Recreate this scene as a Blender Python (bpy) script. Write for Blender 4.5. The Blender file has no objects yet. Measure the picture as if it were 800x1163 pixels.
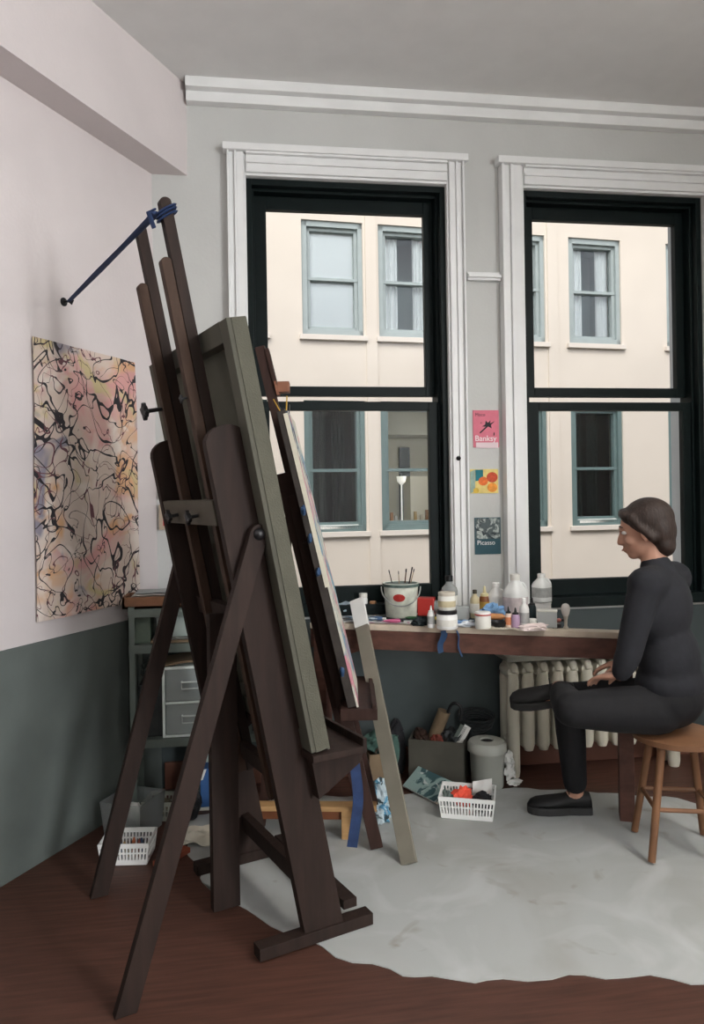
import bpy, bmesh, math, random
from mathutils import Vector, Matrix, noise
random.seed(7)
C = bpy.context.scene.collection
V = Vector
# ------------------------------------------------------------------ camera model (800 x 1163 frame)
F_PX, CX, CY = 850.0, 389.0, 567.0
YAW, ROLL, EYE = math.radians(8.0), math.radians(0.9), V((0, 0, 1.4))
FWD = V((math.sin(YAW), math.cos(YAW), 0)); RGT = V((math.cos(YAW), -math.sin(YAW), 0)); UP = V((0, 0, 1))
def ray(px, py):
    dx, dy = px - CX, py - CY
    a = dx*math.cos(ROLL) - dy*math.sin(ROLL); b = dx*math.sin(ROLL) + dy*math.cos(ROLL)
    return FWD + RGT*(a/F_PX) - UP*(b/F_PX)
def pd(px, py, d): return EYE + ray(px, py)*d                 # at a distance along the view axis
def pl(px, py, o, n):
    r = ray(px, py); return EYE + r*((o - EYE).dot(n)/r.dot(n))
def py_(px, py, Y): return pl(px, py, V((0, Y, 0)), V((0, 1, 0)))
def pz(px, py, z=0.0): return pl(px, py, V((0, 0, z)), UP)
def cm(x, d, z): v = RGT*x + FWD*d; return V((v.x, v.y, z))

cam_d = bpy.data.cameras.new('camera'); cam = bpy.data.objects.new('camera', cam_d); C.objects.link(cam)
ex = RGT*math.cos(ROLL) - UP*math.sin(ROLL); ey = RGT*math.sin(ROLL) + UP*math.cos(ROLL)
m3 = Matrix((ex, ey, -FWD)).transposed()
cam.matrix_world = Matrix.Translation(EYE) @ m3.to_4x4()
cam_d.sensor_fit = 'VERTICAL'; cam_d.sensor_height = 36.0; cam_d.lens = F_PX/1163*36
cam_d.shift_x = (400 - CX)/1163; cam_d.shift_y = (CY - 581.5)/1163
cam_d.clip_start = 0.02; cam_d.clip_end = 200
bpy.context.scene.camera = cam

# ------------------------------------------------------------------ materials
def lin(c): return tuple((x/255/12.92 if x/255 <= .04045 else ((x/255 + .055)/1.055)**2.4) for x in c)
MATS = {}
def M(name, rgb, rough=.6, var=.0, scale=8., bump=0., stretch=None, metal=0., rgb2=None, trans=0., alpha=1., spec=.4, emit=0., bscale=None, sheen=0.):
    if name in MATS: return MATS[name]
    m = bpy.data.materials.new(name); m.use_nodes = True
    nt = m.node_tree; b = nt.nodes['Principled BSDF']
    col = lin(rgb)
    b.inputs['Roughness'].default_value = rough; b.inputs['Metallic'].default_value = metal
    b.inputs['Specular IOR Level'].default_value = spec
    b.inputs['Base Color'].default_value = (*col, 1)
    if trans: b.inputs['Transmission Weight'].default_value = trans
    if alpha < 1: b.inputs['Alpha'].default_value = alpha
    if emit: b.inputs['Emission Color'].default_value = (*col, 1); b.inputs['Emission Strength'].default_value = emit
    if var or bump or rgb2:
        tc = nt.nodes.new('ShaderNodeTexCoord'); mp = nt.nodes.new('ShaderNodeMapping')
        nt.links.new(tc.outputs['Object'], mp.inputs['Vector'])
        if stretch: mp.inputs['Scale'].default_value = stretch
        nz = nt.nodes.new('ShaderNodeTexNoise'); nz.inputs['Scale'].default_value = scale; nz.inputs['Detail'].default_value = 6
        nt.links.new(mp.outputs['Vector'], nz.inputs['Vector'])
        if var or rgb2:
            rp = nt.nodes.new('ShaderNodeValToRGB')
            c2 = lin(rgb2) if rgb2 else tuple(min(1, x*(1 + var)) for x in col)
            c1 = col if rgb2 else tuple(x*(1 - var) for x in col)
            rp.color_ramp.elements[0].position = .35; rp.color_ramp.elements[1].position = .68
            rp.color_ramp.elements[0].color = (*c1, 1); rp.color_ramp.elements[1].color = (*c2, 1)
            nt.links.new(nz.outputs['Fac'], rp.inputs['Fac']); nt.links.new(rp.outputs['Color'], b.inputs['Base Color'])
        if bump:
            bp = nt.nodes.new('ShaderNodeBump'); bp.inputs['Strength'].default_value = bump; bp.inputs['Distance'].default_value = .01
            if bscale:
                n2 = nt.nodes.new('ShaderNodeTexNoise'); n2.inputs['Scale'].default_value = bscale; n2.inputs['Detail'].default_value = 4
                nt.links.new(mp.outputs['Vector'], n2.inputs['Vector']); nt.links.new(n2.outputs['Fac'], bp.inputs['Height'])
            else: nt.links.new(nz.outputs['Fac'], bp.inputs['Height'])
            nt.links.new(bp.outputs['Normal'], b.inputs['Normal'])
    MATS[name] = m; return m
def glass(name, tint=(1, 1, 1), rough=.02, boost=1.0):
    if name in MATS: return MATS[name]
    m = bpy.data.materials.new(name); m.use_nodes = True; nt = m.node_tree; nt.nodes.clear()
    o = nt.nodes.new('ShaderNodeOutputMaterial'); mx = nt.nodes.new('ShaderNodeMixShader')
    t = nt.nodes.new('ShaderNodeBsdfTransparent'); t.inputs['Color'].default_value = (*tint, 1)
    g = nt.nodes.new('ShaderNodeBsdfGlossy'); g.inputs['Roughness'].default_value = rough
    f = nt.nodes.new('ShaderNodeFresnel'); f.inputs['IOR'].default_value = 1.45*boost
    nt.links.new(f.outputs[0], mx.inputs[0]); nt.links.new(t.outputs[0], mx.inputs[1]); nt.links.new(g.outputs[0], mx.inputs[2])
    nt.links.new(mx.outputs[0], o.inputs[0]); MATS[name] = m; return m
def plastic(name, rgb, tr=.45, rough=.35):
    """cloudy plastic: diffuse + translucent + see-through"""
    if name in MATS: return MATS[name]
    m = bpy.data.materials.new(name); m.use_nodes = True; nt = m.node_tree; nt.nodes.clear(); c = (*lin(rgb), 1)
    o = nt.nodes.new('ShaderNodeOutputMaterial')
    d = nt.nodes.new('ShaderNodeBsdfDiffuse'); d.inputs['Color'].default_value = c
    tl = nt.nodes.new('ShaderNodeBsdfTranslucent'); tl.inputs['Color'].default_value = c
    tp = nt.nodes.new('ShaderNodeBsdfTransparent'); g = nt.nodes.new('ShaderNodeBsdfGlossy'); g.inputs['Roughness'].default_value = rough
    a = nt.nodes.new('ShaderNodeMixShader'); a.inputs[0].default_value = .45
    b = nt.nodes.new('ShaderNodeMixShader'); b.inputs[0].default_value = tr
    e = nt.nodes.new('ShaderNodeMixShader'); f = nt.nodes.new('ShaderNodeFresnel'); f.inputs['IOR'].default_value = 1.4
    L = nt.links.new
    L(d.outputs[0], a.inputs[1]); L(tl.outputs[0], a.inputs[2]); L(a.outputs[0], b.inputs[1]); L(tp.outputs[0], b.inputs[2])
    L(f.outputs[0], e.inputs[0]); L(b.outputs[0], e.inputs[1]); L(g.outputs[0], e.inputs[2]); L(e.outputs[0], o.inputs[0])
    MATS[name] = m; return m

WALL = M('wall_paint', (198, 199, 196), .75, .03, 3, .08, bscale=60)
WALLP = M('left_wall_paint', (212, 204, 203), .75, .03, 3, .08, bscale=60)
LOWER = M('lower_wall_paint', (66, 75, 76), .7, .1, 4, .1)
TRIM = M('trim_paint', (234, 235, 234), .45, .03, 6, .05)
CEIL = M('ceiling_paint', (226, 226, 224), .8, .02)
GREEN = M('window_green', (11, 22, 22), .5, .15, 10, .05, spec=.15)
FLOORM = M('floor_wood', (78, 50, 40), .55, .25, 5, .1, stretch=(1, 12, 1))
CLOTH = M('floor_cloth', (196, 197, 194), .85, .08, 3, .35, bscale=14)
WOOD = M('easel_wood', (41, 29, 24), .7, .22, 6, .15, stretch=(6, 6, .6), spec=.25)
WOODL = M('easel_wood_edge', (64, 47, 37), .7, .2, 6, .1, stretch=(6, 6, .6), spec=.25)
WOODB = M('rear_easel_wood', (54, 35, 29), .6, .2, 6, .15, stretch=(6, 6, .6), spec=.25)
PINE = M('pine', (188, 148, 100), .6, .15, 5, .08, stretch=(1, 8, 8))
PALEW = M('pale_wood', (150, 138, 112), .65, .12, 6, .1)
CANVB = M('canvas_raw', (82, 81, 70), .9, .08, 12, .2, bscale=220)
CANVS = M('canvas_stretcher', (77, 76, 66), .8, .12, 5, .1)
CANVW = M('canvas_primed', (214, 208, 190), .85, .06, 8, .15, bscale=200)
BLACK = M('black_plastic', (24, 24, 26), .4)
IRON = M('dark_metal', (46, 46, 48), .4, metal=.6)
BLUE = M('blue_strap', (34, 54, 92), .7, .15, 30)
TAPE = M('blue_tape', (42, 70, 104), .6, .1, 20)
BENCH = M('bench_wood', (94, 62, 52), .6, .25, 4, .12, stretch=(1, 8, 8))
BENCHT = M('bench_top', (196, 182, 164), .7, .2, 9, .1)
RAD = M('radiator_paint', (212, 208, 192), .45, .06, 8, .05)
METS = M('shelf_metal', (104, 114, 108), .5, .08, 6, .03, metal=.2)
CREAM = M('facade_cream', (214, 204, 190), .85, .03, 1.2, .1, bscale=30)
CREAM2 = M('facade_sill', (216, 207, 195), .8)
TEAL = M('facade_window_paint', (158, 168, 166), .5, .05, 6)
WHITE = M('white_plastic', (240, 240, 237), .4)
OFFW = M('off_white_plastic', (226, 225, 217), .5, .04, 9)
PAPER = M('paper', (226, 226, 222), .8, .03, 12)
RED = M('red_plastic', (178, 50, 44), .45)
CARD = M('cardboard', (122, 104, 82), .8, .12, 8, .05)
DKCARD = M('grey_cardboard', (78, 76, 68), .8, .12, 8, .05)
CLEAR = plastic('clear_plastic', (206, 216, 216), .66)
MILK = M('milky_plastic', (238, 240, 238), .35, trans=.0)
PANE = glass('window_glass', boost=.86); FPANE = glass('far_glass', (.97, .99, .99), .03, 1.0)
CGLASS = plastic('clear_bottle', (222, 228, 228), .6, .1)
DARK = M('dark_cloth', (38, 38, 42), .85, .2, 20)
AMBER = M('amber', (112, 58, 22), .25)

# ------------------------------------------------------------------ mesh helpers
def link(name, bm, m, parent=None, smooth=False, mods=()):
    bmesh.ops.recalc_face_normals(bm, faces=bm.faces[:])
    me = bpy.data.meshes.new(name); bm.to_mesh(me); bm.free()
    for f in me.polygons: f.use_smooth = smooth
    ms = m if isinstance(m, (list, tuple)) else [m]
    for x in ms: me.materials.append(x)
    o = bpy.data.objects.new(name, me); C.objects.link(o)
    if parent is not None: set_parent(o, parent)
    if smooth:
        try: me.set_sharp_from_angle(angle=math.radians(42))
        except Exception: pass
    return o
def world_of(q):
    l = Matrix.LocRotScale(q.location, q.rotation_euler, q.scale)
    return l if q.parent is None else world_of(q.parent) @ q.matrix_parent_inverse @ l
def set_parent(o, p):
    o.parent = p
    o.matrix_parent_inverse = world_of(p).inverted()   # every mesh is authored in world space
def thing(name, label, cat, loc, group=None):
    o = bpy.data.objects.new(name, None); C.objects.link(o); o.location = loc; o.empty_display_size = .05
    o['label'] = label; o['category'] = cat
    if group: o['group'] = group
    return o
def tag(o, label, cat, group=None, kind=None):
    o['label'] = label; o['category'] = cat
    if group: o['group'] = group
    if kind: o['kind'] = kind
    return o
def struct(o): o['kind'] = 'structure'; return o
def new(): return bmesh.new()
def hexa(bm, pts, mi=0):
    """8 points: 0-3 one end loop, 4-7 the other"""
    v = [bm.verts.new(p) for p in pts]
    fs = []
    for q in ((0, 1, 2, 3), (7, 6, 5, 4), (0, 4, 5, 1), (1, 5, 6, 2), (2, 6, 7, 3), (3, 7, 4, 0)):
        f = bm.faces.new([v[i] for i in q]); f.material_index = mi; fs.append(f)
    return v
def obox(bm, c, ax, ay, az, bev=0., mi=0):
    """box centred at c with half-axis vectors"""
    c = V(c); pts = [c + sx*ax + sy*ay + sz*az for sz in (-1, 1) for sx, sy in ((-1, -1), (1, -1), (1, 1), (-1, 1))]
    t = bmesh.new(); hexa(t, pts)
    bmesh.ops.recalc_face_normals(t, faces=t.faces[:])
    if bev: bmesh.ops.bevel(t, geom=t.edges[:], offset=bev, segments=2, affect='EDGES', profile=.6)
    merge(bm, t, mi)
def box(bm, lo, hi, bev=0., mi=0):
    lo, hi = V(lo), V(hi); c = (lo + hi)/2; h = (hi - lo)/2
    obox(bm, c, V((h.x, 0, 0)), V((0, h.y, 0)), V((0, 0, h.z)), bev, mi)
def merge(bm, t, mi=0):
    mp = {}
    for v in t.verts: mp[v] = bm.verts.new(v.co)
    for f in t.faces:
        try: g = bm.faces.new([mp[v] for v in f.verts]); g.material_index = mi or f.material_index; g.smooth = f.smooth
        except ValueError: pass
    t.free()
def beam(bm, p0, p1, side, w, h, bev=.002, mi=0):
    p0, p1 = V(p0), V(p1); d = (p1 - p0); L = d.length; d.normalize()
    s = V(side); s = (s - d*s.dot(d)).normalized(); u = d.cross(s)
    obox(bm, (p0 + p1)/2, s*(w/2), u*(h/2), d*(L/2), bev, mi)
def prism(bm, outline, ext, bev=0., mi=0):
    t = bmesh.new(); a = [t.verts.new(p) for p in outline]; b = [t.verts.new(V(p) + V(ext)) for p in outline]
    n = len(a); t.faces.new(a); t.faces.new(b[::-1])
    for i in range(n): t.faces.new((a[i], b[i], b[(i+1) % n], a[(i+1) % n]))
    bmesh.ops.recalc_face_normals(t, faces=t.faces[:])
    if bev: bmesh.ops.bevel(t, geom=[e for e in t.edges], offset=bev, segments=2, affect='EDGES', profile=.6)
    merge(bm, t, mi)
def tube(bm, pts, r, seg=8, mi=0, flat=None):
    pts = [V(p) for p in pts]; rings = []
    ref = V((0, 0, 1))
    rs = r if isinstance(r, (list, tuple)) else [r]*len(pts)
    prev = None
    for i, p in enumerate(pts):
        d = (pts[min(i+1, len(pts)-1)] - pts[max(i-1, 0)]).normalized()
        if prev is None:
            s = d.cross(ref); s = d.cross(V((1, 0, 0))) if s.length < .05 else s
        else: s = prev - d*prev.dot(d)
        s.normalize(); prev = s; u = d.cross(s)
        k = flat if flat else 1.
        rings.append([bm.verts.new(p + s*math.cos(2*math.pi*j/seg)*rs[i] + u*math.sin(2*math.pi*j/seg)*rs[i]*k) for j in range(seg)])
    for a, b in zip(rings, rings[1:]):
        for j in range(seg):
            f = bm.faces.new((a[j], a[(j+1) % seg], b[(j+1) % seg], b[j])); f.material_index = mi; f.smooth = True
    for e in (rings[0], rings[-1][::-1]):
        f = bm.faces.new(e); f.material_index = mi
def lathe(bm, c, prof, seg=24, axis=UP, mi=0, sq=0., rot=0., closed=True):
    """prof: (radius, height); sq squares the section off"""
    c = V(c); ax = V(axis).normalized(); s = ax.orthogonal().normalized() if abs(ax.z) < .99 else V((1, 0, 0)); u = ax.cross(s)
    rings = []
    for r, h in prof:
        ring = []
        for j in range(seg):
            a = 2*math.pi*j/seg + rot; k = 1.
            if sq: k = 1/(abs(math.cos(a - rot))**(2+sq*6) + abs(math.sin(a - rot))**(2+sq*6))**(1/(2+sq*6))
            ring.append(bm.verts.new(c + ax*h + (s*math.cos(a) + u*math.sin(a))*max(r, 1e-4)*k))
        rings.append(ring)
    for a, b in zip(rings, rings[1:]):
        for j in range(seg):
            f = bm.faces.new((a[j], a[(j+1) % seg], b[(j+1) % seg], b[j])); f.material_index = mi; f.smooth = True
    if closed:
        for e in (rings[0][::-1], rings[-1]):
            f = bm.faces.new(e); f.material_index = mi
def smoothv(a, k=2):
    for _ in range(k):
        b = [a[0]]
        for p, q in zip(a, a[1:]): b += [p*.75 + q*.25, p*.25 + q*.75]
        a = b + [a[-1]]
    return a
def blob(bm, c, rx, ry, rz, amp=.3, sc=6., seed=0, sub=3, mi=0, rot=0., floor=None):
    t = bmesh.new(); bmesh.ops.create_icosphere(t, subdivisions=sub, radius=1.)
    R = Matrix.Rotation(rot, 3, 'Z'); c = V(c)
    for v in t.verts:
        n = v.co.normalized(); k = 1 + amp*noise.noise(n*sc*.35 + V((seed*7.3, seed*3.1, seed))) + amp*.6*noise.noise(n*sc + V((seed, seed*2, 9)))
        p = R @ V((n.x*rx*k, n.y*ry*k, n.z*rz*k)) + c
        if floor is not None and p.z < floor: p.z = floor
        v.co = p
    for f in t.faces: f.smooth = False
    merge(bm, t, mi)
def sheet(bm, o, ux, uy, nx=10, ny=10, amp=.01, sc=3., seed=0, thick=.002, lift=None):
    """a slightly crumpled sheet with thickness"""
    o, ux, uy = V(o), V(ux), V(uy); n = ux.cross(uy).normalized()
    if n.z < -.01: n = -n
    top = []; bot = []
    for j in range(ny+1):
        for i in range(nx+1):
            s, t = i/nx, j/ny
            h = amp*noise.noise(V((s*sc + seed*5.1, t*sc, seed))) + amp*.5
            if lift: h += lift(s, t)
            p = o + ux*s + uy*t + n*max(h, .0)
            top.append(bm.verts.new(p + n*thick)); bot.append(bm.verts.new(p))
    W = nx + 1
    for j in range(ny):
        for i in range(nx):
            a = j*W + i
            bm.faces.new((top[a], top[a+1], top[a+1+W], top[a+W])).smooth = True
            bm.faces.new((bot[a], bot[a+W], bot[a+1+W], bot[a+1])).smooth = True
    rim = [i for i in range(W)] + [j*W + nx for j in range(1, ny+1)] + [ny*W + i for i in range(nx-1, -1, -1)] + [j*W for j in range(ny-1, 0, -1)]
    for a, b in zip(rim, rim[1:] + rim[:1]): bm.faces.new((top[a], bot[a], bot[b], top[b]))
def text(s, o, right, up, size, m, parent, name='lettering', align='LEFT'):
    cu = bpy.data.curves.new(name, 'FONT'); cu.body = s; cu.size = size; cu.extrude = .0004; cu.align_x = align
    cu.materials.append(m)
    t = bpy.data.objects.new(name, cu); C.objects.link(t)
    r, u = V(right).normalized(), V(up).normalized()
    mm = Matrix((r, u, r.cross(u))).transposed().to_4x4(); mm.translation = V(o)
    t.matrix_world = mm
    bpy.context.view_layer.update()
    me = bpy.data.meshes.new_from_object(t.evaluated_get(bpy.context.evaluated_depsgraph_get())); me.transform(mm); bpy.data.objects.remove(t)
    t = bpy.data.objects.new(name, me); C.objects.link(t); set_parent(t, parent)
    if not me.materials: me.materials.append(m)
    return t

#--ROOM--
# ================================================================== ROOM
WY = 3.75; WT = .32; CEILZ = 3.45
A0 = py_(178, 567, WY); LDIR = V((-.5, -.866, 0)); LN = V((.866, -.5, 0))       # left wall runs from the corner towards us
def pw(px, py): return py_(px, py, WY)
LEND = A0 + LDIR*((WY + 3.5)/.866)
XR = 3.1; YB = -3.5
# window openings (x0, x1, z0, z1) in the window wall
W1 = (pw(283, 440).x, pw(509, 440).x, pw(400, 689).z, pw(395, 207).z)
W2 = (pw(596, 440).x, pw(596, 440).x + (W1[1] - W1[0]), W1[2], W1[3])
def wallbox(bm, x0, x1, z0, z1): box(bm, (x0, WY, z0), (x1, WY + WT, z1))
bm = new()
xs = [A0.x - .35, W1[0], W1[1], W2[0], W2[1], XR + .2]
for a, b in ((0, 1), (2, 3), (4, 5)): wallbox(bm, xs[a], xs[b], .8, CEILZ)
for w in (W1, W2):
    wallbox(bm, w[0], w[1], .8, w[2]); wallbox(bm, w[0], w[1], w[3], CEILZ)
struct(link('wall_window_side', bm, WALL))
bm = new(); wallbox(bm, xs[0], xs[5], -.05, .8); struct(link('wall_window_side_dado', bm, LOWER))
bm = new(); prism(bm, [A0 - V((0, 0, A0.z)), LEND - V((0, 0, A0.z)), LEND - V((0, 0, A0.z)) - LN*.2, A0 - V((0, 0, A0.z)) - LN*.2 + V((0, .2, 0))], (0, 0, CEILZ))
struct(link('wall_left', bm, WALLP))
bm = new(); G0 = -UP*A0.z; prism(bm, [A0 + G0 + LN*.006, LEND + G0 + LN*.006, LEND + G0 + LN*.0005, A0 + G0 + LN*.0005], (0, 0, .86))
struct(link('wall_left_dado', bm, M('left_dado', (98, 105, 101), .7, .1, 4, .1)))
# right wall with an added, unseen tall window for side light, rear wall
bm = new()
RW = (-3.2, -1.2, .9, 3.1)
box(bm, (XR, YB, 0), (XR + .2, RW[0], CEILZ)); box(bm, (XR, RW[1], 0), (XR + .2, WY, CEILZ))
box(bm, (XR, RW[0], 0), (XR + .2, RW[1], RW[2])); box(bm, (XR, RW[0], RW[3]), (XR + .2, RW[1], CEILZ))
struct(link('wall_right', bm, WALL))
bm = new(); box(bm, (LEND.x - .3, YB - .2, 0), (XR + .2, YB, CEILZ)); struct(link('wall_rear', bm, WALL))
bm = new(); box(bm, (LEND.x - .4, YB - .2, -.2), (XR + .3, WY + WT, 0)); struct(link('floor', bm, FLOORM))
bm = new(); box(bm, (LEND.x - .4, YB - .2, CEILZ), (XR + .3, WY + WT, CEILZ + .2)); struct(link('ceiling', bm, CEIL))
# soffit along the left wall
sz = pw(178, 198).z; B0 = pw(213, 195)
bm = new(); p0 = V((A0.x, WY, sz)); p1 = V((B0.x, WY, sz)); L = LDIR*8
prism(bm, [p0, p1, p1 + L, p0 + L], (0, 0, CEILZ - sz)); struct(link('ceiling_soffit', bm, WALLP))
# frame of the added right window, out of view
bm = new()
for y in (RW[0], (RW[0] + RW[1])/2, RW[1]): box(bm, (XR + .02, y - .04, RW[2]), (XR + .12, y + .04, RW[3]))
for z in (RW[2], 2.0, RW[3]): box(bm, (XR + .02, RW[0], z - .04), (XR + .12, RW[1], z + .04))
w3 = struct(link('window_3', bm, GREEN))

def moulding_v(bm, xa, xb, z0, z1, steps):
    """vertical casing made of stepped fillets; steps = (fraction0, fraction1, projection)"""
    for a, b, p in steps:
        box(bm, (xa + (xb - xa)*a, WY - p, z0), (xa + (xb - xa)*b, WY, z1), .0025)
def moulding_h(bm, x0, x1, za, zb, steps):
    for a, b, p in steps: box(bm, (x0, WY - p, za + (zb - za)*a), (x1, WY, za + (zb - za)*b), .0025)
STEPS = ((0, .12, .03), (.12, .5, .045), (.5, .62, .055), (.62, .9, .04), (.9, 1, .06))
def casing(idx, w, wl, wr, top):
    bm = new()
    moulding_v(bm, w[0], w[0] - wl, .84, w[3] + top, STEPS); moulding_v(bm, w[1], w[1] + wr, .84, w[3] + top, STEPS)
    moulding_h(bm, w[0], w[1], w[3], w[3] + top, STEPS)
    box(bm, (w[0] - wl - .02, WY - .07, w[3] + top), (w[1] + wr + .02, WY, w[3] + top + .035), .004)
    struct(link('trim_%d' % idx, bm, TRIM))
casing(1, W1, W1[0] - pw(261, 400).x, pw(527, 400).x - W1[1], .11)
casing(2, W2, W2[0] - pw(569, 400).x, .10, .11)
# picture rail piece between the windows and left of window 1
bm = new(); x0, x1 = pw(530, 315).x, pw(567, 315).x
for k, (dz, p) in enumerate(((0, .03), (.012, .045), (.03, .02))): box(bm, (x0, WY - p, pw(548, 320).z + dz), (x1, WY, pw(548, 320).z + dz + .014), .002)
struct(link('trim_3', bm, TRIM))
bm = new()
for k, (dz, p) in enumerate(((0, .05), (.05, .09))): box(bm, (B0.x, WY - p, CEILZ - .1 + dz), (XR, WY, CEILZ - .1 + dz + .05), .004)
struct(link('trim_4', bm, TRIM))
bm = new(); box(bm, (A0.x + .02, WY - .02, 0), (XR, WY, .13), .004); struct(link('baseboard_window_side', bm, M('baseboard_brown', (104, 66, 52), .5, .1, 6)))

def sash_window(n, w):
    root = bpy.data.objects.new('window_%d' % n, None); C.objects.link(root); root.location = ((w[0]+w[1])/2, WY, w[2]); root['kind'] = 'structure'
    x0, x1, z0, z1 = w
    rv = .16
    bm = new()                                   # jambs and head, slightly stepped
    for d0, d1, t in ((0.005, .05, .028), (.05, rv, .04)):
        box(bm, (x0, WY + d0, z0), (x0 + t, WY + d1, z1), .002); box(bm, (x1 - t, WY + d0, z0), (x1, WY + d1, z1), .002)
        box(bm, (x0 + t, WY + d0, z1 - t*1.1), (x1 - t, WY + d1, z1), .002)
    box(bm, (x0, WY - .03, z0 - .04), (x1, WY + rv + .1, z0 + .012), .004)
    link('window_frame', bm, GREEN, root)
    zm_u = pw(400, 442).z; zm_l = pw(400, 457).z
    def sash(name, ya, zb, zt, bot, top):
        st = .062; bm = new(); yb = ya + .04
        a, b = x0 + .04, x1 - .04
        box(bm, (a, ya, zb), (a + st, yb, zt), .003); box(bm, (b - st*.78, ya, zb), (b, yb, zt), .003)
        box(bm, (a + st, ya, zb), (b - st*.78, yb, zb + bot), .003); box(bm, (a + st, ya, zt - top), (b - st*.78, yb, zt), .003)
        s = link(name, bm, GREEN, root)
        bm = new(); box(bm, (a + st - .004, ya + .017, zb + bot - .004), (b - st*.78 + .004, ya + .021, zt - top + .004)); link('pane', bm, PANE, s)
    sash('upper_sash', WY + .11, zm_u - .02, z1 - .035, .05, .075)
    sash('lower_sash', WY + .06, z0 + .012, zm_l + .012, .085, .045)
    return root
sash_window(1, W1); sash_window(2, W2)

# ================================================================== BUILDING OPPOSITE
FA = math.radians(12.7); fu = RGT*math.cos(FA) + FWD*math.sin(FA); fn = V((fu.y, -fu.x, 0))      # fn faces us
FO = EYE + FWD*11.0
def fuv(px, py): p = pl(px, py, FO, fn); return (p - FO).dot(fu), p.z
def fp(u, z, out=0.): return V((FO.x, FO.y, 0)) + fu*u + fn*out + UP*z
bld = thing('apartment_building', 'cream rendered building across the yard with grey-green sash windows', 'building', fp(0, -3))
def rect(xa, xb, ya, yb):
    (u0, z1), (u1, z0) = fuv(xa, (ya)), fuv(xb, (yb)); return u0, u1, z0, z1
zr_u = (fuv(378, 381)[1], fuv(378, 251)[1]); zr_l = (fuv(385, 604)[1], fuv(385, 455)[1])
cols = [fuv(343, 320)[0], fuv(430, 310)[0], fuv(557, 300)[0], fuv(646, 300)[0]]
ww = fuv(412.5, 320)[0] - cols[0]
cols = [cols[0] - 2.6, cols[0] - 1.45] + cols + [cols[3] + 1.75, cols[3] + 2.9]
us = [-9.0] + sum([[c, c + ww] for c in cols], []) + [12.0]
zs = [-3.2, zr_l[0], zr_l[1], zr_u[0], zr_u[1], 6.6]
bm = new()
for i in range(len(us) - 1):
    for j in range(5):
        if i % 2 == 1 and j in (1, 3): continue
        c = fp((us[i] + us[i+1])/2, (zs[j] + zs[j+1])/2, -.2)
        obox(bm, c, fu*((us[i+1] - us[i])/2), fn*.2, UP*((zs[j+1] - zs[j])/2))
for i in range(1, len(cols)):                     # shallow pilaster strips beside the windows, string course
    pass
wall = link('facade_wall', bm, CREAM, bld)
bm = new()
for i, c in enumerate(cols):
    if i % 2 == 0: obox(bm, fp(c + ww + .12, 1.7, .012), fu*.085, fn*.012, UP*4.8)
link('pilaster', bm, CREAM, bld)
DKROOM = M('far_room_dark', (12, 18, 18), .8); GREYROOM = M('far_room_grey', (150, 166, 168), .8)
PALE = M('far_room_pale', (196, 192, 174), .8); CURT = M('far_curtain_white', (252, 253, 252), .9); DCURT = M('far_curtain_dark', (24, 38, 36), .9, .2, 6)
def fbox(bm, u0, u1, z0, z1, o0, o1, bev=0.): obox(bm, fp((u0+u1)/2, (z0+z1)/2, (o0+o1)/2), fu*((u1-u0)/2), fn*((o1-o0)/2), UP*((z1-z0)/2), bev)
def curtain(u0, u1, z0, z1, o, m, parent, folds=5, name='curtain'):
    bm = new(); n = folds*8; a = []; b = []
    for i in range(n + 1):
        u = u0 + (u1 - u0)*i/n; d = o + .025*math.sin(i/8*2*math.pi) + .01*math.sin(i*.9)
        a.append((bm.verts.new(fp(u, z0, d)), bm.verts.new(fp(u, z1, d)))); b.append((bm.verts.new(fp(u, z0, d - .006)), bm.verts.new(fp(u, z1, d - .006))))
    for i in range(n):
        bm.faces.new((a[i][0], a[i+1][0], a[i+1][1], a[i][1])); bm.faces.new((b[i][0], b[i][1], b[i+1][1], b[i+1][0]))
        bm.faces.new((a[i][0], b[i][0], b[i+1][0], a[i+1][0])); bm.faces.new((a[i][1], a[i+1][1], b[i+1][1], b[i][1]))
    for i in (0, n): bm.faces.new((a[i][0], a[i][1], b[i][1], b[i][0]))
    link(name, bm, m, parent, smooth=True)
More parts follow.
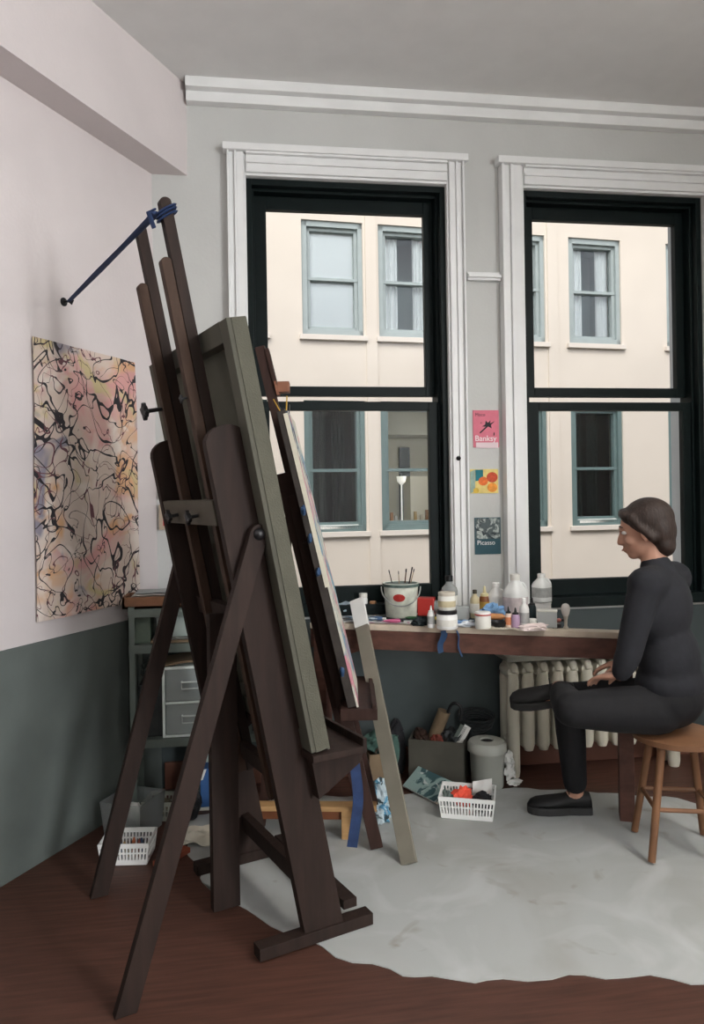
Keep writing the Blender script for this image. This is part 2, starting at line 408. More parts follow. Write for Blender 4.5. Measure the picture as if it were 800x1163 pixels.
def far_window(c, zr, kind):
    u0, u1, z0, z1 = c, c + ww, zr[0], zr[1]; bm = new(); t = .085
    fbox(bm, u0, u0 + t, z0, z1, -.16, -.03, .004); fbox(bm, u1 - t*.8, u1, z0, z1, -.16, -.03, .004)
    fbox(bm, u0, u1, z1 - t, z1, -.16, -.03, .004); fbox(bm, u0, u1, z0, z0 + .09, -.16, -.03, .004)
    zm = z0 + (z1 - z0)*(.5 if kind not in ('dark', 'lit') else .47); q = .05
    fbox(bm, u0 + t, u0 + t + q, z0 + .09, z1 - t, -.19, -.08, .003); fbox(bm, u1 - t - q*.6, u1 - t*.8, z0 + .09, z1 - t, -.19, -.08, .003)
    fbox(bm, u0 + t, u1 - t, z1 - t - .05, z1 - t, -.19, -.08, .003); fbox(bm, u0 + t, u1 - t, z0 + .09, z0 + .14, -.19, -.08, .003)
    fbox(bm, u0 + t, u1 - t*.8, zm - .022, zm + .022, -.19, -.07, .003)
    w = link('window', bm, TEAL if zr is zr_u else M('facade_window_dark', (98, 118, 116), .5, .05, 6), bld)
    bm = new(); fbox(bm, u0 - .05, u1 + .05, z0 - .075, z0, -.1, .06, .006); link('window_sill', bm, CREAM2, w)
    bm = new(); fbox(bm, u0 + t, u1 - t*.8, z0 + .1, z1 - t, -.155, -.15); link('pane', bm, FPANE, w)
    # the room behind the glass
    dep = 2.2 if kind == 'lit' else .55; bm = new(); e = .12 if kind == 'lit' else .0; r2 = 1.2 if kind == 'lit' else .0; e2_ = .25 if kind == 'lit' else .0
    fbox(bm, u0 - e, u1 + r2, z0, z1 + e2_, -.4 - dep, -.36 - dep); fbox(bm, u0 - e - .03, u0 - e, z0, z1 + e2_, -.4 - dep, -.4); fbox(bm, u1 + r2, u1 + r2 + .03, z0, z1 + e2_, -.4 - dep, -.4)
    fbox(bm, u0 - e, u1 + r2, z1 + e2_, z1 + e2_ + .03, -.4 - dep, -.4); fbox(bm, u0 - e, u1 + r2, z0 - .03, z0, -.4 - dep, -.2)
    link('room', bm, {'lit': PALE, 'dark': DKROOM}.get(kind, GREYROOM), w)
    if kind == 'blind':
        bm = new(); fbox(bm, u0 + t, u1 - t*.8, z0 + .1, z1 - t, -.172, -.165); link('blind', bm, CURT, w)
    if kind == 'curtain':
        curtain(u0 + t, u0 + ww*.40, z0 + .1, z1 - t, -.25, CURT, w, 4); curtain(u0 + ww*.66, u1 - t, z0 + .1, z1 - t, -.25, CURT, w, 4)
    if kind == 'dark':
        curtain(u0 + t, u0 + ww*.42, z0 + .1, z1 - t, -.34, DCURT, w, 4); curtain(u0 + ww*.52, u0 + ww*.74, z0 + .1, z1 - t, -.36, DCURT, w, 3)
        bm = new(); fbox(bm, u0 + t + .04, u1 - t - .02, z0 + .02, z0 + .1, -.08, -.03, .02); link('draught_roll', bm, M('far_white_cloth', (222, 222, 214), .9), w)
    if kind == 'lit':
        def fq(px, py, out): p = pl(px, py, FO + fn*out, fn); return (p - FO).dot(fu), p.z
        def fr(xa, xb, ya, yb, o0, o1, nm, m):
            ua, zb_ = fq(xa, ya, o1); ub_, za = fq(xb, yb, o1); bm = new(); fbox(bm, ua, ub_, za, zb_, o0, o1, .004); return link(nm, bm, m, w)
        fr(454, 467, 508, 600, -2.52, -2.45, 'doorway', M('far_door', (34, 48, 52), .7))
        fr(466, 487, 541, 604, -2.42, -2.0, 'cupboard', M('far_cupboard', (222, 216, 198), .7))
        fr(440, 500, 592, 606, -1.9, -1.5, 'counter', M('far_counter', (214, 210, 200), .6))
        fr(440, 506, 452, 494, -2.4, -1.6, 'bulkhead', M('far_bulkhead', (150, 148, 136), .8))
        for xa, xb, ya, c_ in ((444, 447, 582, (170, 120, 80)), (449, 452, 586, (220, 220, 214)), (471, 474, 581, (190, 160, 110)), (478, 481, 584, (200, 190, 170)), (484, 487, 579, (150, 110, 80))): fr(xa, xb, ya, 593, -1.62, -1.56, 'counter_bottle', M('far_bottle%d' % xa, c_, .5))
        u_, zt_ = fq(456, 541, -1.3); _, zb2 = fq(456, 606, -1.3); q = fp(u_, 0, -1.3); hh = zt_ - zb2
        bm = new(); lathe(bm, (q.x, q.y, zb2), [(.07, 0), (.07, .02), (.014, .03), (.012, hh - .16), (.02, hh - .14), (.07, hh - .09), (.085, hh - .01), (.08, hh)], 14)
        link('lamp', bm, M('far_lamp', (250, 246, 236), .5, emit=.5), w)
        pl_d = bpy.data.lights.new('far_room_lamp', 'POINT'); pl_d.energy = 15; pl_d.shadow_soft_size = .12; po = bpy.data.objects.new('far_room_lamp', pl_d); C.objects.link(po); po.location = fp(u0 + ww*1.25, z1 - .75, -.9)
for i, c in enumerate(cols):
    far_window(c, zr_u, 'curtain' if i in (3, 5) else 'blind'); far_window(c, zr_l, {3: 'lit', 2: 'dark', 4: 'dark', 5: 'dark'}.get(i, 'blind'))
bm = new(); g = fp(0, -3.25); obox(bm, g + fn*5, fu*14, fn*6, UP*.05); tag(link('courtyard', bm, M('yard_concrete', (150, 146, 138), .9, .1, 2)), 'grey concrete courtyard between the two buildings', 'courtyard', kind='structure')
bm = new()
for a_, b_ in (((-12, WY + .2, -6), (A0.x - .35, WY + WT, 5.0)), ((XR + .2, WY + .2, -6), (14, WY + WT, 5.0)), ((A0.x - .35, WY + .2, CEILZ + .2), (XR + .2, WY + WT, 5.0)), ((A0.x - .35, WY + .2, -6), (XR + .2, WY + WT, -.2))): box(bm, a_, b_)
struct(link('wall_outer_face', bm, M('outer_brick', (58, 56, 54), .85, .25, 5)))
#--END ROOM--
#--EASELS--
# ================================================================== LARGE STUDIO EASEL
W_AZ = math.radians(-29) ; EW = RGT*math.sin(W_AZ) + FWD*math.cos(W_AZ); EN = RGT*math.cos(W_AZ) - FWD*math.sin(W_AZ)
TL = .195
q = pd(262, 530, 2.25); EO = V((q.x, q.y, 0))
def E(w, n, z): return EO + EW*w + EN*n + UP*z
def EL(w, q, z): return E(w, q + (1.5 - z)*TL, z)             # q measured from the leaning plane
EM = (EL(0, 0, 1) - EL(0, 0, 0)).normalized()                  # direction up along the lean
EQ = EM.cross(EW).normalized();  EQ = EQ if EQ.dot(EN) > 0 else -EQ
def upright(w, q, z0, z1, width, thick, m, parent, name='upright', rnd=True, bev=.002):
    """board standing in the leaning plane, its rounded face seen across EW"""
    p0, p1 = EL(w - thick/2, q, z0), EL(w - thick/2, q, z1); r = width/2
    out = [p0 - EQ*r, p0 + EQ*r]
    if rnd:
        out += [p1 + EQ*r*math.cos(a) + EM*r*.8*math.sin(a) for a in [i*math.pi/10 for i in range(11)]]
    else: out += [p1 + EQ*r, p1 - EQ*r]
    # keep the foot flat on the floor
    if z0 <= .001:
        for i in (0, 1): t = out[i].z/EM.z; out[i] = out[i] - EM*t
    bm = new(); prism(bm, out, EW*thick, bev); return link(name, bm, m, parent)
es = thing('studio_easel', 'large dark wooden studio easel seen from behind, in front, with twin tall masts', 'easel', E(.3, .15, 0))
ub = [upright(0, .0, 0, 1.575, .135, .034, WOOD, es), upright(.6, .0, 0, 1.575, .135, .034, WOOD, es)]
for w, zt in ((.155, 2.325), (.445, 2.33)):
    mst = upright(w, .016, .42, zt, .036, .032, WOOD, es, 'mast')
for w, zt in ((.155, 2.14), (.445, 2.135)):
    upright(w - .004, -.022, .42, zt, .032, .034, WOODL, es, 'slide_bar')
bm = new()                                                     # pale crossbar clamping the masts
c = EL(.31, -.055, 1.365); obox(bm, c, EW*.27, EQ*.011, EM*.04, .003); cb = link('crossbar', bm, M('crossbar_wood', (74, 68, 57), .65, .12, 6, .1), es); cb['label'] = 'pale wooden crossbar'
def knob(c, d, r, L, parent, name='knob'):
    bm = new(); d = V(d).normalized(); c = V(c)
    tube(bm, [c, c + d*L], r*.28, 8); a = c + d*L; s = d.orthogonal().normalized(); u = d.cross(s)
    lathe(bm, a, [(r*.35, -r*.5), (r*.8, -r*.35), (r*.8, r*.25), (r*.3, r*.45)], 12, d)
    for k in range(4):
        an = k*math.pi/2 + .4; e = s*math.cos(an) + u*math.sin(an); tube(bm, [a + e*r*.4, a + e*r*1.15], [r*.42, r*.3], 8)
    return link(name, bm, BLACK, parent, smooth=True)
knob(EL(.2, -.066, 1.355), -EQ, .021, .035, es); knob(EL(.42, -.066, 1.355), -EQ, .021, .035, es)
knob(EL(.445, -.03, 1.725), -EQ, .026, .07, es); knob(EL(.155, -.038, 1.725), -EQ, .012, .02, es)
# props hinged to the outer faces
for w, zt, s, sg in ((-.036, 1.30, .43, -1), (.636, 1.29, .37, 1)):
    top = EL(w, .03, zt); bot = E(w, (1.5 - 1.3)*TL - s + .05, 0.012)
    bm = new(); d = (top - bot).normalized(); e2 = d.cross(EW).normalized(); r = .029; th = .03
    out = [bot - e2*r, bot + e2*r] + [top + e2*r*math.cos(a) + d*r*math.sin(a) for a in [i*math.pi/8 for i in range(9)]]
    for i in (0, 1): out[i] = out[i] - d*((out[i].z)/d.z)
    prism(bm, [p - EW*th/2 for p in out], EW*th, .002); pr = link('prop_leg', bm, WOOD, es)
    bm = new(); lathe(bm, top + EW*sg*th*.5, [(.019, -.002), (.019, .004), (.012, .012), (.004, .014)], 14, EW*sg); link('bolt', bm, BLACK, pr, smooth=True)
# lower frame: vertical strut, cross rails, tray
bm = new(); beam(bm, E(.3, .07, .02), E(.3, .07, 1.02), EN, .095, .034); link('strut', bm, WOOD, es)
for z, h in ((.16, .075), (.50, .06), (1.02, .06)):
    bm = new(); beam(bm, EL(.017, .0, z), EL(.583, .0, z), EM, h, .03); link('cross_rail', bm, WOOD, es)
bm = new(); c0, c1 = EL(-.10, .155, .615), EL(.82, .155, .615); beam(bm, c0 - EQ*.02, c1 - EQ*.02, EN, .19, .022)
beam(bm, EL(-.10, .226, .632), EL(.82, .226, .632), EN, .014, .03); link('tray', bm, WOOD, es)
for w in (-.06, .30, .66):                                      # deep brackets under the tray
    bm = new(); prism(bm, [EL(w, .05, .60), EL(w, .24, .60), EL(w, .22, .56), EL(w, .05, .47)], EW*.04, .002); link('tray_bracket', bm, WOOD, es)
for w in (0, .6):
    bm = new(); beam(bm, E(w, .06, .025), E(w, .46, .025), UP, .038, .05); link('foot', bm, WOOD, es)
bm = new(); beam(bm, E(0.02, .40, .07), E(.58, .40, .07), UP, .03, .05); link('foot_rail', bm, WOOD, es)

# ---- canvas on it, seen from the back
cv = thing('stretched_canvas', 'large deep-edged stretched canvas on the big easel, raw back and edge towards us', 'canvas', EL(.35, .07, .66))
z0, z1, wa, wb = .632, 1.935, -.085, .775; q0 = .045; dp = .064
def cpt(w, q, z): return EL(w, q, z)
bm = new()
for (a, b, za, zb) in ((wa, wa + .06, z0, z1), (wb - .06, wb, z0, z1)):
    obox(bm, (cpt(a, q0 + dp/2, za) + cpt(b, q0 + dp/2, zb))/2, EW*.03, EQ*dp/2, EM*((zb - za)/2/EM.z), .003)
for zc in (z1 - .03, z0 + .03, (z0 + z1)/2):
    obox(bm, cpt((wa + wb)/2, q0 + dp/2, zc), EW*((wb - wa)/2 - .06), EQ*(dp/2 - (.0 if zc != (z0+z1)/2 else .008)), EM*.032, .003)
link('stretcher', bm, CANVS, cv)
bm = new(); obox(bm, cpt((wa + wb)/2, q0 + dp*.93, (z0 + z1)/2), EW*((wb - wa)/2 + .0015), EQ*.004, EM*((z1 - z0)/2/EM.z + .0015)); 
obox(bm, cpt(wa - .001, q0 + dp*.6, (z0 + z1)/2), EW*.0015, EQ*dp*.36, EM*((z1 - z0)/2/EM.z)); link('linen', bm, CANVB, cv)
# ---- blue strap tied round the mast tops and running to the left wall
hook = pl(72, 343, A0, LN) + LN*.03
bm = new()
def loop(w, q, z, n=16, a0=0.):
    return [EL(w, q, z) + (EW*math.cos(a)*.027 + EQ*math.sin(a)*.029) + EM*.012*math.sin(a + a0) for a in [2*math.pi*i/n for i in range(n + 1)]]
for dz in (0, .011, .02): tube(bm, loop(.155, .016, 2.285 + dz), .0085, 6, flat=.5)
pA = EL(.155, -.016, 2.29); pB = pA.lerp(hook, .30)
side = (hook - pA).normalized()
tube(bm, [pA, pA.lerp(hook, .06), pB, pA.lerp(hook, .6), hook], [.017, .014, .011, .013, .010], 8, flat=.35)
tube(bm, [EL(.155, -.02, 2.30), EL(.145, -.045, 2.285), EL(.15, -.035, 2.24)], .010, 6, flat=.4)
tag(link('tie_strap', bm, BLUE, smooth=True), 'blue strap knotted round the tall mast tops and pulled to the left wall', 'strap')
bm = new(); lathe(bm, hook - LN*.03, [(.018, 0), (.018, .005), (.005, .008), (.005, .03)], 12, LN); tube(bm, [hook - UP*.0, hook + LN*.012 - UP*.012, hook + LN*.02 + UP*.004], .005, 8)
tag(link('wall_hook', bm, IRON, smooth=True), 'small metal hook on the left wall holding the blue strap', 'hook')

# ================================================================== SECOND EASEL (behind, nearer the window)
BW_AZ = math.radians(.4); BW = RGT*math.sin(BW_AZ) + FWD*math.cos(BW_AZ); BN = RGT*math.cos(BW_AZ) - FWD*math.sin(BW_AZ)
BT = .225; q = pd(345, 600, 3.2); BO = V((q.x, q.y, 0)); BZ = q.z
def B(w, n, z): return BO + BW*w + BN*n + UP*z
def BL(w, q, z): return B(w, q + (BZ - z)*BT, z)
BM = (BL(0, 0, 1) - BL(0, 0, 0)).normalized(); BQ = BM.cross(BW).normalized(); BQ = BQ if BQ.dot(BN) > 0 else -BQ
eb = thing('wooden_easel', 'slimmer brown wooden easel standing behind the big one, before the window', 'easel', B(0, .2, 0))
def bbeam(w0, q0, z0, w1, q1, z1, wd, th, name, side=None, m=WOODB):
    bm = new(); beam(bm, BL(w0, q0, z0), BL(w1, q1, z1), side or BQ, wd, th); return link(name, bm, m, eb)
ztop = BZ + (600 - 388)*3.12/850
bbeam(0, 0, .12, 0, 0, ztop, .042, .03, 'mast'); bbeam(.005, -.014, .09, .005, -.014, BZ + .24, .098, .05, 'lower_board')
bm = new(); beam(bm, BL(0, .028, ztop - .16), BL(0, .028, ztop - .01), BQ, .018, .046); link('mast_slide', bm, WOODB, eb)
for sg in (-1, 1): 
    bm = new(); pa, pb = BL(sg*.06, -.005, 1.42), BL(sg*.22, .0, 0.0); d = (pa - pb).normalized(); pb = pb - d*((pb.z - .0)/d.z) + d*.012
    beam(bm, pb, pa, BQ, .05, .03); link('leg', bm, WOODB, eb)
bm = new(); pa, pb = BL(0, -.04, 1.35), B(0, -.20, .014); beam(bm, pb, pa, BQ, .036, .028); link('rear_leg', bm, WOODB, eb)
bm = new(); beam(bm, BL(-.20, -.0, .36), BL(.20, -.0, .36), BM, .06, .026); link('cross_rail', bm, WOODB, eb)
bm = new(); beam(bm, BL(-.12, -.0, 1.2), BL(.12, -.0, 1.2), BM, .05, .026); link('cross_rail', bm, WOODB, eb)
zt = 1.4 + (567 - 800)*3.05/850
bm = new(); beam(bm, BL(-.30, .06, zt), BL(.24, .06, zt), BN, .145, .045); beam(bm, BL(-.30, .124, zt + .022), BL(.24, .124, zt + .022), BN, .016, .035); link('tray', bm, WOODB, eb)
bm = new(); beam(bm, BL(0, .035, ztop - .175), BL(0, .085, ztop - .175), BM, .045, .06); beam(bm, BL(0, .03, ztop - .21), BL(0, .03, ztop - .15), BQ, .012, .058); link('top_clamp', bm, M('clamp_wood', (130, 84, 62), .6, .15, 8), eb)
# painting on it, almost edge-on
zb_, zt_ = zt + .024, BZ + (600 - 470)*3.08/850
pa = thing('painting_canvas', 'pale canvas seen almost edge-on on the slimmer easel, blue and pink patches on its face', 'painting', BL(0, .04, zb_))
def paint(name, base, cols, sc=4., thr=.1, stretch=None, line=None):
    m = bpy.data.materials.new(name); m.use_nodes = True; nt = m.node_tree; b = nt.nodes['Principled BSDF']; b.inputs['Roughness'].default_value = .7
    tc = nt.nodes.new('ShaderNodeTexCoord'); last = None; L = nt.links.new
    rgb = nt.nodes.new('ShaderNodeRGB'); rgb.outputs[0].default_value = (*lin(base), 1); last = rgb.outputs[0]
    for i, (c, s, lo, hi) in enumerate(cols):
        mp = nt.nodes.new('ShaderNodeMapping'); mp.inputs['Location'].default_value = (i*3.7 + 1.3, i*1.9, i*2.3); L(tc.outputs['Object'], mp.inputs[0])
        if stretch: mp.inputs['Scale'].default_value = stretch
        nz = nt.nodes.new('ShaderNodeTexNoise'); nz.inputs['Scale'].default_value = s; nz.inputs['Detail'].default_value = 3; nz.inputs['Distortion'].default_value = 1.2; L(mp.outputs[0], nz.inputs[0])
        r = nt.nodes.new('ShaderNodeValToRGB'); r.color_ramp.elements[0].position = lo; r.color_ramp.elements[1].position = hi; L(nz.outputs['Fac'], r.inputs[0])
        mx = nt.nodes.new('ShaderNodeMixRGB'); mx.inputs[2].default_value = (*lin(c), 1); L(r.outputs[0], mx.inputs[0]); L(last, mx.inputs[1]); last = mx.outputs[0]
    for i, (c, s, wdt) in enumerate(line or ()):
        mp = nt.nodes.new('ShaderNodeMapping'); mp.inputs['Location'].default_value = (i*2.1 + 7, i*5.3, i); L(tc.outputs['Object'], mp.inputs[0])
        nz = nt.nodes.new('ShaderNodeTexNoise'); nz.inputs['Scale'].default_value = s; nz.inputs['Detail'].default_value = 1.5; nz.inputs['Distortion'].default_value = 2.; L(mp.outputs[0], nz.inputs[0])
        a = nt.nodes.new('ShaderNodeMath'); a.operation = 'SUBTRACT'; a.inputs[1].default_value = .5; L(nz.outputs['Fac'], a.inputs[0])
        ab = nt.nodes.new('ShaderNodeMath'); ab.operation = 'ABSOLUTE'; L(a.outputs[0], ab.inputs[0])
        lt = nt.nodes.new('ShaderNodeMath'); lt.operation = 'LESS_THAN'; lt.inputs[1].default_value = wdt; L(ab.outputs[0], lt.inputs[0])
        mx = nt.nodes.new('ShaderNodeMixRGB'); mx.inputs[2].default_value = (*lin(c), 1); L(lt.outputs[0], mx.inputs[0]); L(last, mx.inputs[1]); last = mx.outputs[0]
    L(last, b.inputs['Base Color']); return m
PF = paint('painted_face', (206, 204, 190), [((120, 156, 176), 4, .52, .58), ((206, 140, 150), 5, .55, .6), ((60, 70, 90), 7, .6, .63)])
wl, wr = -.28, .15; th = .035; qf = .04
bm = new(); obox(bm, BL((wl + wr)/2, qf, (zb_ + zt_)/2), BW*((wr - wl)/2), BQ*th/2, BM*((zt_ - zb_)/2/BM.z), .003); link('stretcher', bm, M('canvas_dark_edge', (58, 52, 48), .8, .2, 20), pa)
bm = new(); obox(bm, BL((wl + wr)/2, qf + th/2 + .004, (zb_ + zt_)/2), BW*((wr - wl)/2 + .002), BQ*.004, BM*((zt_ - zb_)/2/BM.z), .001); link('painted_face', bm, PF, pa)
bm = new(); obox(bm, BL(wl - .0035, qf + .0165, (zb_ + zt_)/2 + .23), BW*.001, BQ*.009, BM*((zt_ - zb_)*.30)); link('primed_edge', bm, CANVW, pa)
for z in (BZ + .08, BZ - .03, BZ - .16, BZ - .55):
    bm = new(); blob(bm, BL(wl - .002, qf - .005, z), .010, .014, .02, .4, 5, z*10, 2); link('tape_patch', bm, TAPE, pa)
# clips on the top edge
def clip(p, m, label, s=1.):
    t = thing('spring_clip', label, 'clip', p)
    for sg in (-1, 1):
        bm = new(); a = p + BQ*.012*s*sg; beam(bm, a - BM*.035*s + BQ*-.008*sg*s, a + BM*.05*s + BQ*.016*s*sg, BW, .022*s, .004*s, .001); link('jaw', bm, m, t)
    bm = new(); lathe(bm, p - BW*.012*s, [(.007*s, 0), (.007*s, .024*s)], 10, BW); link('spring', bm, IRON, t)
YEL = M('brass_yellow', (190, 150, 50), .4, metal=.3)
clip(BL(-.16, qf + .004, zt_ + .018), YEL, 'yellow spring clip on the top edge of the pale canvas', 1.)
clip(BL(.02, qf + .004, zt_ + .018), BLACK, 'black spring clip on the pale canvas, beside the easel mast', .8)
# blue strap hanging from the tray
h0 = pd(403, 868, 2.86); 
bm = new(); pth = smoothv([h0 + UP*.0, pd(408, 905, 2.86), pd(404, 935, 2.86), pd(400, 962, 2.86)], 2)
[beam(bm, a_ - (b_ - a_)*.04, b_ + (b_ - a_)*.04, RGT + FWD*.1, .04, .004, .0) for a_, b_ in zip(pth, pth[1:])]; tube(bm, smoothv([pd(372, 848, 2.84), pd(388, 862, 2.84), h0], 1), .008, 6, flat=.4)
tag(link('hanging_strap', bm, BLUE, smooth=True), 'blue webbing strap hanging below the slimmer easel to the floor', 'strap')

# ================================================================== PALE SLAT LEANING ON THE BENCH
ZB = .81; BD0, BD1 = pz(352, 707, ZB), pz(724, 719, ZB)                    # bench front edge
bdir = (BD1 - BD0).normalized(); bnrm = V((-bdir.y, bdir.x, 0))
g = pz(466, 985, 0); topd = pl(404, 686, BD0 + bnrm*.0, bnrm)
bx = pl(412, 712, BD0, bnrm)
d = (bx + UP*.02 - bnrm*.02 - g); tp = g + d*((.915)/(d.z))
bm = new(); side = d.cross(bnrm).normalized(); beam(bm, g + d.normalized()*.012, tp, side, .064, .018, .002)
cs = tag(link('leaning_slat', bm, M('slat_paint', (124, 119, 106), .7, .08, 8)), 'long greyish wooden slat with a white-wrapped end leaning against the bench edge', 'slat')
bm = new(); dn = d.normalized(); beam(bm, tp - dn*.145, tp + dn*.002, side, .068, .022, .002); we = link('wrapped_end', bm, PAPER, cs); we['label'] = 'white wrapped end'
#--END EASELS--
#--OBJS--
# ================================================================== WALL PIECES
def wallquad(px0, py0, px1, py1, out=0.):
    a, b = pw(px0, py0), pw(px1, py1); return a.x, b.x, b.z, a.z
def poster(name, label, r, base, cat='poster'):
    x0, x1, z0, z1 = r; t = thing(name, label, cat, ((x0 + x1)/2, WY - .002, z0))
    bm = new(); box(bm, (x0, WY - .0045, z0), (x1, WY - .001, z1)); link('sheet', bm, base, t); return t
PINK = M('poster_pink', (214, 118, 136), .7, .05, 30); INK = M('ink_black', (40, 34, 40), .7); WHT = M('ink_white', (240, 238, 238), .7)
def flat(bm, x, z, pts, s, y=.0055):
    prism(bm, [V((x + p[0]*s, WY - y, z + p[1]*s)) for p in pts], (0, .001, 0))
r = wallquad(537, 466, 567, 508); t = poster('pink_poster', 'pink poster with black splash figure and white lettering, topmost on the white pier', r, PINK); x0, x1, z0, z1 = r; w, h = x1 - x0, z1 - z0
bm = new(); box(bm, (x0 + w*.1, WY - .0055, z0 - h*.02), (x1 - w*.04, WY - .0042, z0 + h*.13)); link('caption_strip', bm, M('strip', (226, 206, 210), .7), t)
bm = new(); flat(bm, x0 + w*.55, z0 + h*.60, [(-.20, -.05), (-.08, .02), (-.06, .16), (.02, .08), (.12, .17), (.10, .06), (.28, .14), (.13, .0), (.16, -.12), (.03, -.05), (-.26, -.30), (-.30, -.27), (-.06, -.06)], w*1.05)
flat(bm, x0 + w*.80, z0 + h*.36, [(-.02, -.06), (.02, -.06), (.03, .05), (-.01, .06)], w); flat(bm, x0 + w*.3, z0 + h*.66, [(-.02, -.02), (.03, -.02), (.02, .03)], w); link('figure', bm, INK, t)
text('Banksy', (x0 + w*.06, WY - .0052, z0 + h*.17), (1, 0, 0), UP, w*.30, WHT, t)
text('Moco', (x0 + w*.08, WY - .0052, z0 + h*.84), (1, 0, 0), UP, w*.17, INK, t)
r = wallquad(534, 533, 566, 560); x0, x1, z0, z1 = r; w, h = x1 - x0, z1 - z0
t = poster('fruit_picture', 'small colourful print of orange fruit, between the two posters on the white pier', r, M('print_yellow', (226, 206, 128), .7, .12, 30), 'print')
bm = new(); flat(bm, x0, z0, [(.18, .42), (.46, .46), (.46, .82), (.18, .82)], w); link('blue_block', bm, M('print_teal', (30, 116, 128), .7, .1, 30), t)
bm = new(); flat(bm, x0, z0, [(0, 0), (.17, .1), (.17, .82), (0, .75)], w); link('pale_strip', bm, M('print_grey', (150, 172, 160), .7, .15, 30), t)
def disc(cx, cz, r_, n=18): return [(cx + r_*math.cos(2*math.pi*i/n), cz + r_*.9*math.sin(2*math.pi*i/n)) for i in range(n)]
for k, (cx, cz, rr, c) in enumerate(((.46, .42, .17, (222, 112, 50)), (.78, .55, .2, (196, 78, 48)), (.78, .2, .18, (226, 146, 56)), (.2, .1, .1, (214, 180, 70)))):
    bm = new(); flat(bm, x0, z0, disc(cx, cz, rr), w, .0056 + k*.0003); link('fruit', bm, M('print_fruit%d' % k, c, .7, .2, 60), t)
r = wallquad(539, 588, 569, 629); x0, x1, z0, z1 = r; w, h = x1 - x0, z1 - z0
t = poster('teal_poster', 'dark teal poster with a grey picture and white lettering, lowest on the white pier', r, M('poster_teal', (48, 82, 92), .7, .06, 20))
bm = new(); box(bm, (x0 + w*.03, WY - .0052, z0 + h*.42), (x1 - w*.03, WY - .0044, z1 - h*.02)); link('picture', bm, paint('poster_picture', (78, 90, 92), [((176, 184, 180), 26, .5, .6), ((40, 52, 58), 30, .52, .6)]), t)
text('Picasso', (x0 + w*.08, WY - .0052, z0 + h*.26), (1, 0, 0), UP, w*.24, WHT, t)
# framed pieces half hidden by the easel
for (a, b, c_, d_), col, lab in (((181, 538, 203, 566), (150, 140, 126), 'small framed grey picture on the wall behind the easel mast'), ((181, 573, 203, 601), (176, 70, 72), 'small framed red picture under the grey one behind the easel')):
    x0, x1, z0, z1 = wallquad(a, b, c_, d_); t = thing('framed_picture', lab, 'picture', ((x0 + x1)/2, WY, z0), 'small framed pictures')
    bm = new(); e = .018
    for q_ in (((x0, z0), (x1, z0 + e)), ((x0, z1 - e), (x1, z1)), ((x0, z0 + e), (x0 + e, z1 - e)), ((x1 - e, z0 + e), (x1, z1 - e))): box(bm, (q_[0][0], WY - .028, q_[0][1]), (q_[1][0], WY - .001, q_[1][1]), .001)
    link('picture_frame', bm, M('frame_wood', (176, 160, 140), .6), t)
    bm = new(); box(bm, (x0 + e, WY - .012, z0 + e), (x1 - e, WY - .002, z1 - e)); link('picture', bm, M('pic%d' % col[0], col, .7, .3, 30), t)
# big loose painting on the left wall
PT = paint('drip_painting', (208, 190, 178), [((208, 156, 152), 3.0, .50, .64), ((210, 164, 124), 3.6, .55, .66), ((200, 184, 140), 4.2, .57, .66), ((140, 134, 146), 4.0, .61, .68), ((222, 210, 200), 4.5, .54, .66)], line=(((34, 31, 36), 3.2, .013), ((44, 40, 44), 5.0, .010), ((104, 62, 70), 4.4, .007)))
ta, tb = .17, .80; base = A0 - UP*A0.z + LN*.006
zt0, zb0 = pl(150, 412, A0, LN).z, pl(152, 683, A0, LN).z
bm = new(); sheet(bm, base + LDIR*tb + UP*zb0, -LDIR*(tb - ta), UP*(zt0 - zb0), 14, 22, .012, 3, 3, .003, lift=lambda s, t: .012*math.sin(s*9)*(1 - t))
tag(link('unframed_painting', bm, PT, smooth=True), 'large unframed abstract painting with pink, orange and black lines on the left wall', 'painting')
bm = new(); q = pw(518, 521); lathe(bm, (q.x, WY - .045, q.z), [(.012, 0), (.012, .006), (.006, .01), (.008, .018), (.002, .022)], 12, V((0, -1, 0))); tag(link('round_hook', bm, IRON, smooth=True), 'small round metal hook screwed to the window casing', 'hook')

# ================================================================== BENCH
dep_b = min((WY - .10 - BD0.y)/bnrm.y, (WY - .10 - BD1.y)/bnrm.y, .46)
BENCH_DEP = dep_b
ben = thing('work_bench', 'long low-backed wooden work bench under the windows, crowded with paint bottles', 'workbench', (BD0 + BD1)/2 + bnrm*.2 - UP*ZB)
L_b = (BD1 - BD0).length
def BB(s, t, z): return V((0, 0, z)) + V((BD0.x, BD0.y, 0)) + bdir*s + bnrm*t
bm = new(); obox(bm, BB(L_b/2, dep_b/2, ZB - .014), bdir*L_b/2, bnrm*dep_b/2, UP*.014, .004); link('bench_top', bm, BENCHT, ben)
bm = new(); obox(bm, BB(L_b/2, .016, ZB - .028 - .045), bdir*(L_b/2 - .002), bnrm*.012, UP*.045, .003); link('apron', bm, BENCH, ben)
for s, t in ((.05, .06), (L_b - .05, .06), (.05, dep_b - .05), (L_b - .05, dep_b - .05)):
    bm = new(); obox(bm, BB(s, t, (ZB - .03)/2), bdir*.03, bnrm*.028, UP*((ZB - .03)/2), .003); link('leg', bm, BENCH, ben)
bm = new(); beam(bm, BB(.09, .05, ZB - .16), BB(.40, .05, ZB - .03 - .02), bnrm, .022, .05); link('brace', bm, BENCH, ben)

